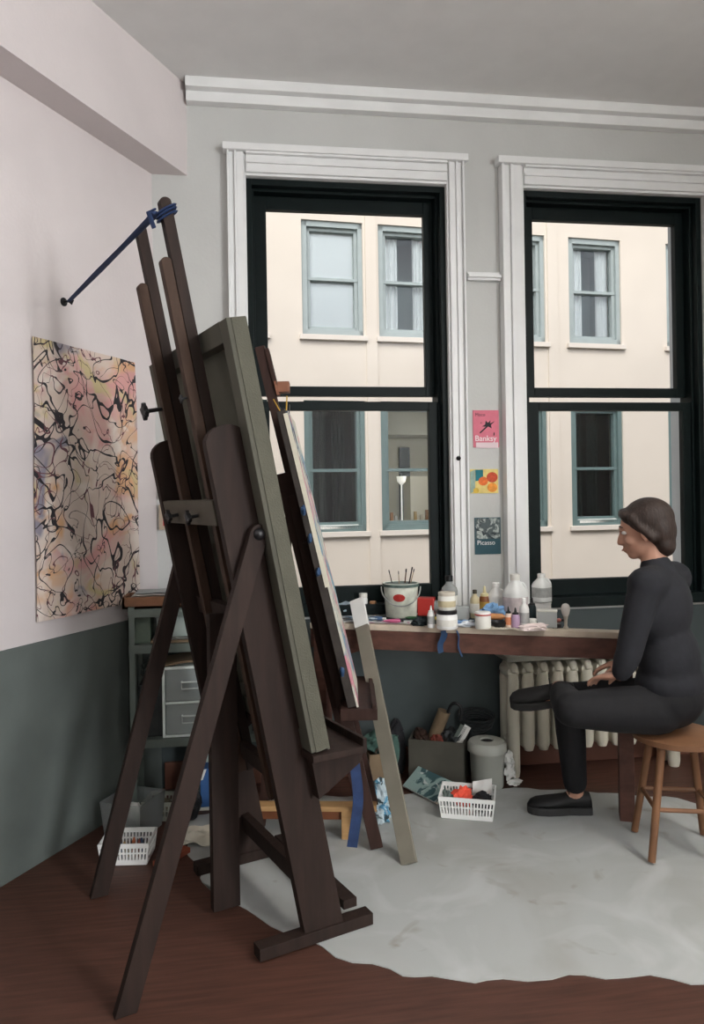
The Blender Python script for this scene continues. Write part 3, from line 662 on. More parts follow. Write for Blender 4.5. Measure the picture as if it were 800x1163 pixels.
def T(px, py): p = pz(px, py, ZB); return V((p.x, p.y, ZB + .0015))
def sz_at(p): return (p - EYE).dot(FWD)/F_PX                   # metres per pixel at p
def bottle(name, label, px, py, wpx, hpx, body, cap, kind='bottle', cat='bottle', lab=None, at=None, group=None, capc=None, seg=20):
    p = T(px, py) if at is None else V(at); s = sz_at(p); r = wpx*s/2; h = hpx*s
    t = thing(name, label, cat, p, group)
    if kind == 'bottle': pr = [(r*.92, 0), (r, .02*h), (r, .62*h), (r*.9, .70*h), (r*.42, .80*h), (r*.36, .88*h)]; cz = .86
    elif kind == 'jug': pr = [(r*.9, 0), (r, .03*h), (r, .58*h), (r*.85, .68*h), (r*.40, .84*h), (r*.34, .90*h)]; cz = .87
    elif kind == 'jar': pr = [(r*.94, 0), (r, .05*h), (r, .72*h), (r*.88, .80*h), (r*.88, .82*h)]; cz = .80
    elif kind == 'squeeze': pr = [(r*.95, 0), (r, .03*h), (r, .58*h), (r*.8, .68*h), (r*.45, .70*h)]; cz = .69
    elif kind == 'tube': pr = [(r*.8, 0), (r*.8, .2*h), (r, .22*h), (r*.9, .8*h), (r*.6, h*.98), (r*.2, h)]; cz = None
    bm = new(); lathe(bm, p, pr, seg, sq=.0 if kind != 'jug' else .35, rot=.5); link('body', bm, body, t, smooth=True)
    if cz is not None:
        bm = new()
        if kind == 'jar': c = [(r*.96, cz*h), (r*.97, .97*h), (r*.92, h), (r*.2, h)]
        elif kind == 'squeeze': c = [(r*.75, cz*h), (r*.72, .76*h), (r*.34, .79*h), (r*.16, .99*h), (r*.1, h)]
        else: c = [(r*.46, cz*h), (r*.47, .985*h), (r*.40, h), (r*.1, h)]
        lathe(bm, p, c, seg); link('cap', bm, cap, t, smooth=True)
    if lab is not None:
        bm = new(); k = {'jug': 1.005}.get(kind, 1.02)
        lathe(bm, p, [(r*k, .18*h), (r*k, .52*h)], seg, sq=.0 if kind != 'jug' else .35, rot=.5); link('paper_label', bm, lab, t, smooth=True)
    if kind == 'jug':
        bm = new(); d = RGT; tube(bm, smoothv([p + UP*h*.80 + d*r*.36, p + UP*h*.80 + d*r*.8, p + UP*h*.62 + d*r*1.12, p + UP*h*.45 + d*r*1.0], 2), r*.13, 8); link('handle', bm, body, t, smooth=True)
    return t
LBL = M('label_grey', (176, 178, 176), .7, .12, 60); LBLW = M('label_white', (224, 222, 214), .7, .06, 60)
# paint bucket
p = T(456, 700); s = sz_at(p); r0, r1, h = 17*s, 19.5*s, 38*s
bk = thing('paint_bucket', 'white paint-smeared plastic bucket with red oval label holding brushes on the bench', 'bucket', p)
bm = new(); lathe(bm, p, [(r0, 0), (r0 + .002, .004), (r1, h*.93), (r1 + .005, h*.93), (r1 + .005, h), (r1 - .002, h), (r0 - .004, .008), (.001, .008)], 32); link('pail', bm, M('bucket_plastic', (224, 228, 214), .5, .16, 26, .05), bk, smooth=True)
bm = new(); vd = (EYE - p); vd.z = 0; vd.normalize(); vs = V((-vd.y, vd.x, 0)); 
lathe(bm, p + UP*h*.0, [(r1 + .0058, h*.90), (r1 + .0062, h*.985)], 32); link('rim', bm, M('rim_green', (86, 104, 98), .6, .2, 30), bk, smooth=True)
bm = new(); rr = r0 + (r1 - r0)*.62 + .0022; N = 24
ring = []
cv_ = bm.verts.new(p + UP*h*.60 + (vd*math.cos(-.12) + vs*math.sin(-.12))*(rr + .001))
for i in range(N):
    a = 2*math.pi*i/N; th_ = -.12 + math.cos(a)*.36; zz = h*.60 + math.sin(a)*.019
    ring.append(bm.verts.new(p + UP*zz + (vd*math.cos(th_) + vs*math.sin(th_))*(rr + (zz/h - .6)*(r1 - r0))))
for i in range(N): bm.faces.new((cv_, ring[i], ring[(i+1) % N]))
ov = link('oval_label', bm, RED, bk); ov['label'] = 'red oval label'
bm = new(); ha = [p + UP*(h*.88) + (vs*math.cos(a) + vd*math.sin(a))*(r1 + .012) - UP*.085*math.sin(a) for a in [math.pi*i/16 for i in range(17)]]
tube(bm, ha, .0032, 6); link('wire_handle', bm, M('wire', (170, 174, 170), .35, metal=.2), bk, smooth=True)
for k, (a, b, c_, rr_, lab) in enumerate(((-.045, -.02, .10, .003, 'thin dark brush leaning left in the paint bucket'), (-.008, .02, .095, .0025, 'thin pale brush near the middle of the paint bucket'), (.022, -.02, .11, .004, 'thick brown brush in the paint bucket'), (.045, .02, .135, .004, 'longest dark brush leaning right in the paint bucket'), (.052, -.01, .11, .003, 'dark brush at the right rim of the paint bucket'))):
    f0 = p + UP*.012 + vs*a*.2 + vd*b; f1 = p + UP*(h + c_*.5) + vs*a*(1.25) + vd*b
    t = thing('paint_brush', lab, 'brush', f0, 'brushes in the paint bucket'); bm = new()
    tube(bm, [f0, f0.lerp(f1, .5), f1], [rr_*.8, rr_, rr_*.7], 8); link('handle', bm, M('brush%d' % (k % 3), ((50, 34, 28), (150, 128, 96), (92, 56, 36))[k % 3], .5), t, smooth=True)
    bm = new(); d = (f1 - f0).normalized(); tube(bm, [f1 - d*.004, f1 + d*.012], rr_*.9, 8); link('ferrule', bm, IRON, t, smooth=True)
p = T(391, 699); bm = new(); blob(bm, p + UP*.03, .058, .04, .032, .5, 7, 5, 3, floor=p.z); tag(link('plastic_bag', bm, plastic('bag_blue', (212, 228, 240), .12), smooth=False), 'crumpled bluish clear plastic bag at the left end of the bench', 'bag')
bottle('paint_bottle', 'small milky bottle with pale square cap, left of the white bucket', 413, 698, 10, 24, MILK, OFFW, 'jar')
bottle('glass_jar', 'small brown glass jar with a pale lid left of the bucket', 424, 698, 8, 15, AMBER, M('lid_tan', (176, 130, 92), .5), 'jar')
bottle('glass_jar', 'tiny dark jar standing right beside the paint bucket', 433, 698, 7, 13, M('dark_jar', (54, 44, 36), .3), BLACK, 'jar')
# red box
p = T(485, 699); s = sz_at(p); bx_ = thing('red_box', 'red plastic tub lying behind the bucket, next to the white jars', 'box', p)
bm = new(); obox(bm, p + UP*.045, bdir*.042, bnrm*.03, UP*.045, .006); link('body', bm, RED, bx_)
bm = new(); lathe(bm, p + bdir*.042 + UP*.045, [(.03, 0), (.03, .02), (.022, .022)], 18, bdir); link('lid', bm, M('lid_grey', (140, 146, 144), .4), bx_, smooth=True)
bottle('spirit_bottle', 'tall clear bottle with black cap standing behind the stacked white jars', 511, 700, 19, 46, CGLASS, BLACK, 'bottle', lab=LBLW)
ja = bottle('paint_jar', 'white paint jar with dark lid, lower one of the stacked pair', 508, 714, 24, 21, WHITE, BLACK, 'jar', cat='jar', lab=LBLW)
pj = T(508, 714); hj = 21*sz_at(pj)
bottle('paint_jar', 'white paint jar with beige patch, upper one of the stacked pair', 508, 714, 20, 20, OFFW, M('lid_beige', (206, 198, 182), .5), 'jar', cat='jar', lab=M('label_beige', (196, 184, 150), .7, .1, 40), at=pj + UP*(hj + .001) - bnrm*-.004)
bottle('squeeze_bottle', 'small white squeeze bottle with pointed cap right of the palette papers', 490, 713, 8.5, 25, WHITE, WHITE, 'squeeze', lab=LBL)
p = T(477, 711); bm = new(); blob(bm, p + UP*.016, .036, .022, .02, .7, 9, 11, 3, floor=p.z); tag(link('paint_rag', bm, M('rag_dark', (34, 44, 46), .85, .3, 40)), 'dark green crumpled rag on the bench edge left of the squeeze bottle', 'rag')
# palette, papers
a, b = T(377, 707.5), T(468, 709.5); 
bm = new(); ux = b - a; sheet(bm, a, ux, bnrm*.10, 12, 4, .006, 4, 4, .002); tag(link('palette_paper', bm, paint('palette_sheet', (214, 214, 212), [((196, 150, 168), 9, .54, .6), ((120, 160, 186), 11, .55, .6), ((72, 92, 96), 14, .6, .64)]), smooth=True), 'paint-smeared palette paper lying flat in front of the bucket', 'palette')
a = T(389, 706) + UP*.012; bm = new(); sheet(bm, a, bdir*.17, bnrm*.06, 8, 3, .008, 4, 9, .0015); tag(link('sketch_paper', bm, paint('sketch', (206, 214, 218), [((92, 130, 160), 10, .56, .62)]), smooth=True), 'pale blue and white paper on the palette, left of the bucket', 'paper')
for k, (px_, py_2, col, ang, lab) in enumerate(((498, 706, (206, 186, 60), .3, 'yellow paint tube lying behind the squeeze bottle'), (470, 706, (60, 110, 70), -.5, 'green paint tube lying on the palette paper'), (535, 713, (190, 196, 204), .1, 'silver paint tube lying left of the striped tub'), (447, 709, (176, 84, 120), .2, 'magenta paint tube lying on the palette in front of the bucket'), (428, 706, (70, 96, 130), -.2, 'blue paint tube lying on the palette near the slat'), (630, 709, (196, 120, 110), .6, 'pinkish paint tube lying behind the black case'))):
    p = T(px_, py_2) + UP*.021; d = (bdir*math.cos(ang) + bnrm*math.sin(ang)); t = thing('paint_tube', lab, 'tube', p, 'paint tubes lying on the bench'); bm = new()
    sd = UP.cross(d); rings = []
    for x_, ry, rz in ((-.045, .013, .002), (-.03, .012, .006), (.0, .0105, .0095), (.028, .010, .010), (.034, .005, .005)): rings.append([bm.verts.new(p + d*x_ + sd*math.cos(a)*ry + UP*(math.sin(a)*rz - .006)) for a in [2*math.pi*i/12 for i in range(12)]])
    for r0_, r1_ in zip(rings, rings[1:]):
        for j in range(12): bm.faces.new((r0_[j], r0_[(j+1) % 12], r1_[(j+1) % 12], r1_[j])).smooth = True
    bm.faces.new(rings[0]); bm.faces.new(rings[-1]); link('body', bm, M('lying_tube%d' % k, col, .4), t, smooth=True)
    bm = new(); lathe(bm, p + d*.0335 - UP*.006, [(.0065, 0), (.0065, .014), (.005, .015)], 12, d); link('cap', bm, BLACK if k % 2 else WHITE, t, smooth=True)
p = T(527, 712); bm = new(); blob(bm, p + UP*.012, .055, .03, .018, .5, 6, 21, 3, floor=p.z); tag(link('crumpled_paper', bm, paint('blue_white_paper', (212, 216, 220), [((110, 146, 190), 14, .54, .6)])), 'crumpled blue and white paper right of the stacked white jars', 'paper')
p = T(520, 703); bm = new(); obox(bm, p + UP*.030, bdir*.055, bnrm*.03, UP*.030, .003); tag(link('clear_tub', bm, plastic('cloudy_tub', (232, 238, 238), .3)), 'low clear plastic tub behind the crumpled blue and white paper', 'tub')
bottle('medium_bottle', 'bottle with dark cap and white label against the white pier', 540, 702, 11, 32, M('yellow_oil', (198, 186, 150), .3), M('cap_olive', (58, 52, 36), .5), 'bottle', lab=LBLW)
bottle('varnish_jar', 'amber varnish jar with cream shoulder between the two white bottles', 551, 702, 13, 36, M('varnish', (128, 76, 40), .3, .2, 30), M('cap_cream', (216, 206, 160), .5), 'squeeze', cat='jar', lab=M('label_ochre', (186, 150, 70), .7, .2, 30))
bottle('white_jug', 'white slope-shouldered jug behind the blue rag', 564, 702, 18, 40, WHITE, WHITE, 'jug', cat='jug')
bottle('milky_jug', 'tallest milky plastic jug, in front of the second window casing', 586, 706, 24, 54, MILK, OFFW, 'jug', cat='jug', lab=M('label_pink', (212, 200, 200), .7, .1, 40))
p = T(561, 707); bm = new(); blob(bm, p + UP*.045, .058, .03, .04, .6, 8, 31, 3, floor=p.z); tag(link('blue_rag', bm, M('rag_blue', (120, 160, 200), .85, .4, 14)), 'crumpled light blue rag behind the red-striped tub', 'rag')
tb_ = bottle('gesso_tub', 'white round tub with red stripe round its lid on the bench edge', 549, 714, 18, 19, OFFW, WHITE, 'jar', cat='tub')
bm = new(); p = T(549, 714); s = sz_at(p); lathe(bm, p, [(9.3*s, 15.3*s), (9.3*s, 16.6*s)], 24); st = link('stripe', bm, RED, tb_, smooth=True); st['label'] = 'red stripe'
p = T(567, 713.5); bw = thing('metal_bowl', 'small dark metal bowl holding an orange lump, beside the striped tub', 'bowl', p)
bm = new(); lathe(bm, p, [(.018, 0), (.03, .012), (.036, .03), (.034, .03), (.028, .014), (.001, .006)], 24); link('bowl', bm, IRON, bw, smooth=True)
bm = new(); a = T(563, 709) + UP*.034; tube(bm, [a - bdir*.05, a - bdir*.03, a + bdir*.03, a + bdir*.045, a + bdir*.055], [.004, .016, .014, .006, .006], 12); bm2 = bm; 
tag(link('orange_tube', bm2, M('tube_orange', (214, 152, 100), .45, .1, 20), smooth=True), 'orange paint tube lying across the bowl and rag', 'tube')
bottle('paint_tube', 'orange and white upright tube with black pointed cap beside the bowl', 578, 714, 8, 25, M('tube_cream', (226, 204, 186), .4), BLACK, 'squeeze', cat='tube', lab=M('label_orange', (206, 130, 90), .6))
bottle('paint_tube', 'lilac upright tube standing on its dark cap, right of the orange one', 586, 714.5, 10, 24, M('tube_lilac', (178, 150, 178), .4), BLACK, 'squeeze', cat='tube')
bottle('white_bottle', 'white bottle with speckled label right of the lilac tube', 596, 713.5, 11, 34, WHITE, WHITE, 'bottle', lab=LBL)
bottle('spray_bottle', 'small dark bottle with angled nozzle, against the green window frame', 605, 706, 9, 27, M('dark_teal', (26, 44, 48), .4), BLACK, 'squeeze')
bottle('paint_pot', 'little white pot in front of the dark spray bottle', 605, 713, 10, 10, OFFW, WHITE, 'jar', cat='pot')
p = T(616, 705); s = sz_at(p); cr = thing('white_carton', 'white carton carrying a milky jug, before the second window', 'carton', p)
bm = new(); obox(bm, p + UP*.042, bdir*.042, bnrm*.035, UP*.042, .003); link('box', bm, PAPER, cr); bm = new(); obox(bm, p + UP*.0855, bdir*.044, bnrm*.037, UP*.0015); link('flap', bm, PAPER, cr)
bottle('milky_jug', 'milky plastic jug standing on the white carton by the second window', 616, 705, 19, 32, MILK, WHITE, 'jug', cat='jug', lab=LBL, at=p + UP*.0885)
p = T(622, 714); ct = thing('clear_container', 'low clear container with lid on the bench edge in front of the carton', 'container', p)
bm = new(); obox(bm, p + UP*.036 + bnrm*.03, bdir*.042, bnrm*.03, UP*.036, .005); link('tub', bm, plastic('cloudy_tub', (232, 238, 238), .3), ct); bm = new(); obox(bm, p + UP*.0755 + bnrm*.03, bdir*.044, bnrm*.032, UP*.003, .002); link('lid', bm, OFFW, ct)
p = T(643, 714); db = thing('round_dauber', 'pale round-headed dauber standing on its handle at the bench end', 'dauber', p); s = sz_at(p)
bm = new(); lathe(bm, p, [(3*s, 0), (3*s, 1*s), (1.7*s, 3*s), (1.9*s, 9*s), (2.8*s, 14*s)], 16); link('handle', bm, M('dauber_wood', (178, 170, 156), .6), db, smooth=True)
bm = new(); lathe(bm, p, [(2.6*s, 13.5*s), (4.2*s, 17*s), (5.1*s, 21*s), (4.6*s, 25*s), (3*s, 27.5*s), (.6*s, 28.4*s)], 16); link('head', bm, M('dauber_head', (206, 202, 196), .8), db, smooth=True)
p = T(633, 714); bm = new(); box(bm, p - V((.02, 0, 0)), p + V((.02, .05, .018)), .002); tag(link('black_case', bm, BLACK), 'flat black case between the clear container and the dauber', 'case')
p = T(607, 717.2); bm = new(); blob(bm, p + UP*.012 + bnrm*.02, .062, .022, .019, .5, 7, 41, 3, floor=p.z); tag(link('paper_tissue', bm, M('tissue_pink', (240, 224, 220), .9, .06, 20)), 'pinkish crumpled tissue on the front edge of the bench', 'tissue')
a = T(545, 715.5); bm = new(); sheet(bm, a, bdir*.22, bnrm*.06, 12, 4, .008, 5, 14, .0015); tag(link('cream_paper', bm, M('cream_paper', (214, 206, 190), .8, .05, 20), smooth=True), 'wavy cream paper under the tubes at the bench edge', 'paper')
# blue tape hanging off the bench edge
for (px, y0, y1, dx, lab) in ((505, 716, 741, -4, 'wide strip of blue tape hanging off the bench edge under the jars'), (519, 716, 746, 5, 'narrow twisted strip of blue tape hanging beside the wide one')):
    bm = new(); w_ = .022 if dx < 0 else .008
    pts = [pl(px + dx*k/5 + (1.5*math.sin(k*1.5)), y0 + (y1 - y0)*k/5, BD0 - bnrm*(.003 + .003*math.sin(k)), bnrm) for k in range(6)]
    tube(bm, smoothv(pts, 1), w_, 8, flat=.12 if dx < 0 else .3); tag(link('tape_strip', bm, TAPE, smooth=True), lab, 'tape', 'tape strips')

# ================================================================== RADIATOR
RZ0, RD = .0, None
rf = pd(583, 870, 3.62); RY = WY - .165
def RP(px, py): return py_(px, py, RY)
rz1 = RP(600, 752).z; rz0 = RP(600, 852).z; pit = RP(600, 800).x - RP(583, 800).x; rx0 = RP(583, 800).x
rad = thing('radiator', 'cream cast-iron column radiator under the second window, behind the bench', 'radiator', (rx0 + pit*5, RY + .06, 0))
for k in range(12):
    x = rx0 + pit*k; bm = new(); lo_ = rz0 if k not in (0, 11) else .0
    for dy in (0, .10):
        tube(bm, [(x, RY + dy, lo_ + .001), (x, RY + dy, lo_ + .03), (x, RY + dy, rz1 - .09), (x, RY + dy, rz1 - .05)], [.022 if lo_ else .026, .031, .031, .025], 12)
    lathe(bm, (x, RY + .05, rz1 - .045), [(.03, -.06), (.036, -.03), (.036, .03), (.03, .06)], 14, V((0, 1, 0)))
    tube(bm, [(x, RY - .02, rz1 - .045), (x, RY - .006, rz1 - .02), (x, RY + .05, rz1), (x, RY + .11, rz1 - .02)], [.010, .024, .020, .014], 10)
    lathe(bm, (x, RY + .05, rz0 + .035), [(.03, -.055), (.034, -.03), (.034, .03), (.03, .055)], 12, V((0, 1, 0)))
    link('column', bm, RAD, rad, smooth=True)
bm = new(); tube(bm, [(rx0 - .03, RY + .05, rz1 - .045), (rx0 + pit*11 + .03, RY + .05, rz1 - .045)], .02, 10); link('top_manifold', bm, RAD, rad, smooth=True)
bm = new(); tube(bm, [(rx0 - .03, RY + .05, rz0 + .035), (rx0 + pit*11 + .03, RY + .05, rz0 + .035)], .02, 10); link('bottom_manifold', bm, RAD, rad, smooth=True)
bm = new(); box(bm, (rx0 - .045, RY - .05, rz1 + .015), (rx0 + pit*11.5, WY - .03, rz1 + .04), .003)
for k in (0, 11): box(bm, (rx0 + pit*k - .01, RY + .04, rz1 - .005), (rx0 + pit*k + .01, RY + .06, rz1 + .02))
link('cover_board', bm, M('cover_paint', (150, 150, 140), .6, .1, 8), rad)
# ================================================================== FLOOR
def FL(px, py, z=.0045): p = pz(px, py, 0); return V((p.x, p.y, z))
bm = new(); top = []
cpx = [(236, 1010), (205, 950), (214, 926), (330, 905), (450, 905), (575, 894), (700, 902), (830, 912), (900, 1130), (700, 1105), (520, 1120), (380, 1090)]
cl = [V((p_.x, p_.y, .0005)) for p_ in smoothv([FL(a, b) for a, b in cpx] + [FL(*cpx[0])], 3)[:-1]]; prism(bm, [p_ + V((.012*math.sin(i*1.3), .012*math.cos(i*1.7), 0)) for i, p_ in enumerate(cl)], (0, 0, .003)); tag(link('floor_cloth', bm, paint('drop_sheet', (172, 175, 173), [((156, 156, 150), 1.6, .45, .75), ((146, 140, 130), 5, .64, .78), ((188, 191, 190), 3, .5, .75)])), 'thin off-white drop sheet spread over the wooden floor', 'drop sheet')
def cardbox(bm, c, w, d, h, th=.006, rot=0., taper=1.):
    """open box: walls and bottom; c is the bottom centre"""
    R = Matrix.Rotation(rot, 3, 'Z'); ux, uy = R @ V((1, 0, 0)), R @ V((0, 1, 0))
    for sx, sy, L_ in ((1, 0, d), (-1, 0, d), (0, 1, w), (0, -1, w)):
        n = ux*sx + uy*sy; hw = (w if sx else d)/2; s_ = uy if sx else ux
        b0 = V(c) + n*hw; b1 = V(c) + n*hw*taper + UP*h
        k = L_/2; kt = L_/2*taper
        hexa(bm, [b0 - s_*k, b0 + s_*k, b0 + s_*k - n*th, b0 - s_*k - n*th, b1 - s_*kt, b1 + s_*kt, b1 + s_*kt - n*th, b1 - s_*kt - n*th])
    obox(bm, V(c) + UP*th/2, ux*w/2, uy*d/2, UP*th/2)
def slatted(bm, c, w, d, h, rot=0., taper=1.12, nx=9, ny=5):
    """plastic basket of upright ribs with rim and base"""
    R = Matrix.Rotation(rot, 3, 'Z'); c = V(c)
    def P(x, y, z): k = 1 + (taper - 1)*z/h; return c + R @ V((x*k, y*k, z))
    obox(bm, c + UP*.004, R @ V((w/2, 0, 0)), R @ V((0, d/2, 0)), UP*.004)
    cor = [(-w/2, -d/2), (w/2, -d/2), (w/2, d/2), (-w/2, d/2)]
    for i in range(4):
        a, b = cor[i], cor[(i+1) % 4]; n = nx if i % 2 == 0 else ny
        for z, hh in ((h - .008, .018), (.012, .02), (h*.56, .006)): beam(bm, P(*a, z), P(*b, z), UP, hh, .005, .0)
        for j in range(n + 1):
            f = j/n; x, y = a[0] + (b[0]-a[0])*f, a[1] + (b[1]-a[1])*f; beam(bm, P(x, y, .005), P(x, y, h), R @ V((1, 0, 0)) if i % 2 == 0 else R @ V((0, 1, 0)), .007, .004, .0)
# cardboard box of oddments
p = FL(497, 893); q = FL(464, 893); w = 2*(p - q).length; pc = p + bnrm*.115 - bdir*.008
cb = thing('cardboard_box', 'open grey-brown cardboard box stuffed with tools and cables under the bench', 'box', pc)
bm = new(); cardbox(bm, pc - UP*.001, w*.97, .20, .21, .005, math.atan2(bdir.y, bdir.x)); link('carton', bm, DKCARD, cb)
bm = new(); p1 = pc + UP*.08 - bdir*.07; tube(bm, [p1, p1 + bdir*.10 + UP*.25], .032, 16); tag(link('cardboard_tube', bm, CARD, smooth=True), 'brown cardboard tube sticking out of the grey box', 'tube')
bm = new(); blob(bm, pc + UP*.20 + bdir*.06, .055, .06, .045, .7, 7, 3, 3); tag(link('cable_bundle', bm, M('cable_dark', (44, 48, 50), .6, .3, 30)), 'tangle of dark cable on the right side of the box', 'cable')
bm = new(); a = pc + UP*.19 + bdir*.02; tube(bm, smoothv([a, a + UP*.12 + bdir*.02, a + UP*.19 + bdir*.05, a + UP*.17 + bdir*.10, a + UP*.10 + bdir*.09], 2), .008, 8); tag(link('looped_handle', bm, BLACK, smooth=True), 'black looped handle standing up out of the box', 'handle')
bm = new(); blob(bm, pc + UP*.20 - bdir*.0 - bnrm*.06, .03, .03, .03, .5, 6, 8, 3); tag(link('red_rag', bm, M('rag_red', (120, 56, 44), .8, .3, 20)), 'dull red rag at the front of the grey box', 'rag')
bm = new(); blob(bm, pc + UP*.205 - bdir*.09 - bnrm*.0, .03, .055, .03, .6, 6, 18, 3); tag(link('brown_rag', bm, M('rag_brown', (70, 50, 42), .85, .3, 20)), 'dark brown rag at the left of the grey box', 'rag')
for k, (o_, lab, m_) in enumerate(((.035, 'pale metal scraper poking out of the box beside the tube', METS), (.055, 'white-handled tool poking out of the box on the right', PAPER))):
    t = thing('scraper', lab, 'scraper', pc + bdir*o_ + UP*.1, 'scrapers in the box'); a = pc + bdir*o_ + UP*.10 - bnrm*.04; d = (UP + bdir*.55).normalized()
    bm = new(); beam(bm, a, a + d*.11, bdir, .022, .012); link('handle', bm, BLACK if k == 0 else OFFW, t); bm = new(); beam(bm, a + d*.11, a + d*.20, bdir, .034, .002, 0); link('blade', bm, m_, t)
# coil on the wall side, right of the box
p = FL(540, 886) + bnrm*.10; bm = new()
for k in range(5): tube(bm, [p + UP*(.24 + .012*k) + (bdir*math.cos(a)*(.075 + .004*k) + (bnrm*.5 + UP*.6)*math.sin(a)*(.05))*1. for a in [2*math.pi*i/24 for i in range(25)]], .006, 6)
blob(bm, p + UP*.10, .085, .06, .11, .25, 4, 3, 3, floor=.006)
tag(link('cable_coil', bm, M('coil_dark', (40, 44, 46), .6, .2, 30), smooth=True), 'coiled dark cable heaped on a bag behind the lidded bin', 'cable')
# bin
p = FL(554, 893); s = sz_at(p); r = 20*s; h = 45*s
bn = thing('lidded_bin', 'small white plastic bin with a round lid and dark hole, beside the cardboard box', 'bin', p)
bm = new(); lathe(bm, p, [(r*.88, 0), (r*.9, .004), (r*.98, h), (r*.2, h)], 32); link('tub', bm, M('bin_white', (150, 152, 144), .5, .05, 10), bn, smooth=True)
bm = new(); lathe(bm, p + UP*h, [(r*1.06, -.02), (r*1.1, -.02), (r*1.1, .012), (r*.98, .026), (r*.40, .03), (r*.36, .022)], 32); link('lid', bm, M('bin_lid', (164, 166, 158), .45), bn, smooth=True)
bm = new(); lathe(bm, p + UP*(h + .0225), [(r*.38, 0), (r*.30, .004), (r*.1, .006)], 20); link('lid_hole', bm, BLACK, bn, smooth=True)
bm = new(); a = p + bdir*r*1.0 + UP*h*.8; blob(bm, a + bdir*.018 - UP*.02, .022, .024, .034, .6, 7, 5, 3); blob(bm, a + bdir*.022 - UP*.075, .026, .022, .035, .6, 7, 9, 3); blob(bm, a + bdir*.045 - UP*.125, .034, .02, .014, .6, 7, 15, 3); link('bag_end', bm, PAPER, bn, smooth=True)
# white basket with odds and ends
pA, pB = FL(500, 931), FL(561, 936); pm = (pA + pB)/2; wd = (pB - pA).length; rt = math.atan2((pB - pA).y, (pB - pA).x); nb = V((-math.sin(rt), math.cos(rt), 0)); pm = pm + nb*.09
bs = thing('plastic_basket', 'white slatted plastic basket of scraps on the drop sheet, nearest the seated person', 'basket', pm)
bm = new(); slatted(bm, pm, wd*.93, .16, .095, rt, 1.12, 17, 8); link('basket', bm, WHITE, bs)
ur = V((math.cos(rt), math.sin(rt), 0))
bm = new(); blob(bm, pm + UP*.065 - ur*.02, .045, .035, .045, .5, 6, 2, 3, floor=.014); tag(link('orange_cloth', bm, M('cloth_orange', (226, 84, 62), .8, .1, 20)), 'bright orange-red cloth in the white basket', 'cloth')
bm = new(); blob(bm, pm + UP*.055 + ur*.065 - nb*.01, .05, .05, .035, .5, 6, 12, 3, floor=.014); tag(link('black_cloth', bm, DARK), 'black cloth in the right of the white basket', 'cloth')
bm = new(); sheet(bm, pm + UP*.035 + ur*.02 + nb*.045, ur*.085 + UP*.02, UP*.075 + nb*.03, 6, 6, .012, 3, 5, .002); tag(link('folded_paper', bm, PAPER, smooth=True), 'white paper standing at the back of the basket', 'paper')
bm = new(); blob(bm, pm + UP*.05 - ur*.085 + nb*.02, .03, .05, .03, .5, 6, 22, 3, floor=.014); tag(link('grey_cloth', bm, M('cloth_greygreen', (110, 124, 118), .85, .2, 20)), 'grey-green cloth in the left of the white basket', 'cloth')
# leaning pad / magazine
a, b, c_, d_ = FL(458, 896, .005), FL(497, 916, .005), None, None
ub_ = b - a; nn = V((-ub_.y, ub_.x, 0)).normalized(); sl = (nn*.10 + UP*.075)
mg = thing('sketch_pad', 'glossy teal-printed pad propped slanting against the cardboard box', 'pad', (a + b)/2)
bm = new(); cpt_ = (a + b)/2 + sl*.5; obox(bm, cpt_ + UP*.006, ub_*.5, sl*.5, ub_.normalized().cross(sl.normalized())*.006, .002); link('pages', bm, PAPER, mg)
bm = new(); nz_ = ub_.normalized().cross(sl.normalized()); nz_ = nz_ if nz_.z > 0 else -nz_
obox(bm, cpt_ + UP*.006 + nz_*.007, ub_*.49, sl*.49, nz_*.001); link('printed_cover', bm, paint('pad_print', (150, 176, 172), [((60, 92, 96), 14, .5, .56), ((206, 214, 210), 11, .56, .62)]), mg)
bm = new(); p = FL(515, 905); blob(bm, p + UP*.012, .075, .035, .022, .5, 6, 14, 3, floor=.005); tag(link('teal_cloth', bm, M('cloth_teal', (92, 118, 116), .85, .3, 14)), 'flattened grey-teal cloth in front of the cardboard box', 'cloth')
# bags left of the box
bm = new(); p = FL(455, 885) + bnrm*.06; blob(bm, p - bdir*.03 + UP*.12, .05, .05, .13, .2, 4, 6, 3, floor=.006); tube(bm, smoothv([p + UP*.22 - bdir*.06, p + UP*.29 - bdir*.03, p + UP*.22], 2), .01, 8)
tag(link('black_backpack', bm, DARK), 'slumped black bag standing left of the grey cardboard box', 'bag')
p = FL(428, 897) + bnrm*.08; pb_ = thing('paper_bag', 'brown paper carrier bag with green cloth hanging from it, under the bench', 'bag', p)
bm = new(); cardbox(bm, p, .15, .12, .16, .004, .1, .93); link('sack', bm, CARD, pb_); bm = new(); a = p + UP*.158 - V((0, .058, 0)); tube(bm, smoothv([a - bdir*.035 - UP*.03, a - bdir*.03 + UP*.03, a + bdir*.03 + UP*.03, a + bdir*.035 - UP*.03], 2), .004, 6); link('cord_handle', bm, M('cord', (80, 66, 54), .8), pb_, smooth=True)
bm = new(); blob(bm, p + UP*.20, .085, .06, .05, .45, 5, 16, 3); blob(bm, p + UP*.18 + bdir*.06 - V((0, .05, 0)), .028, .02, .08, .4, 5, 26, 2); tag(link('green_cloth', bm, M('cloth_green', (66, 94, 86), .85, .3, 14)), 'dark green cloth spilling over the brown paper bag', 'cloth')
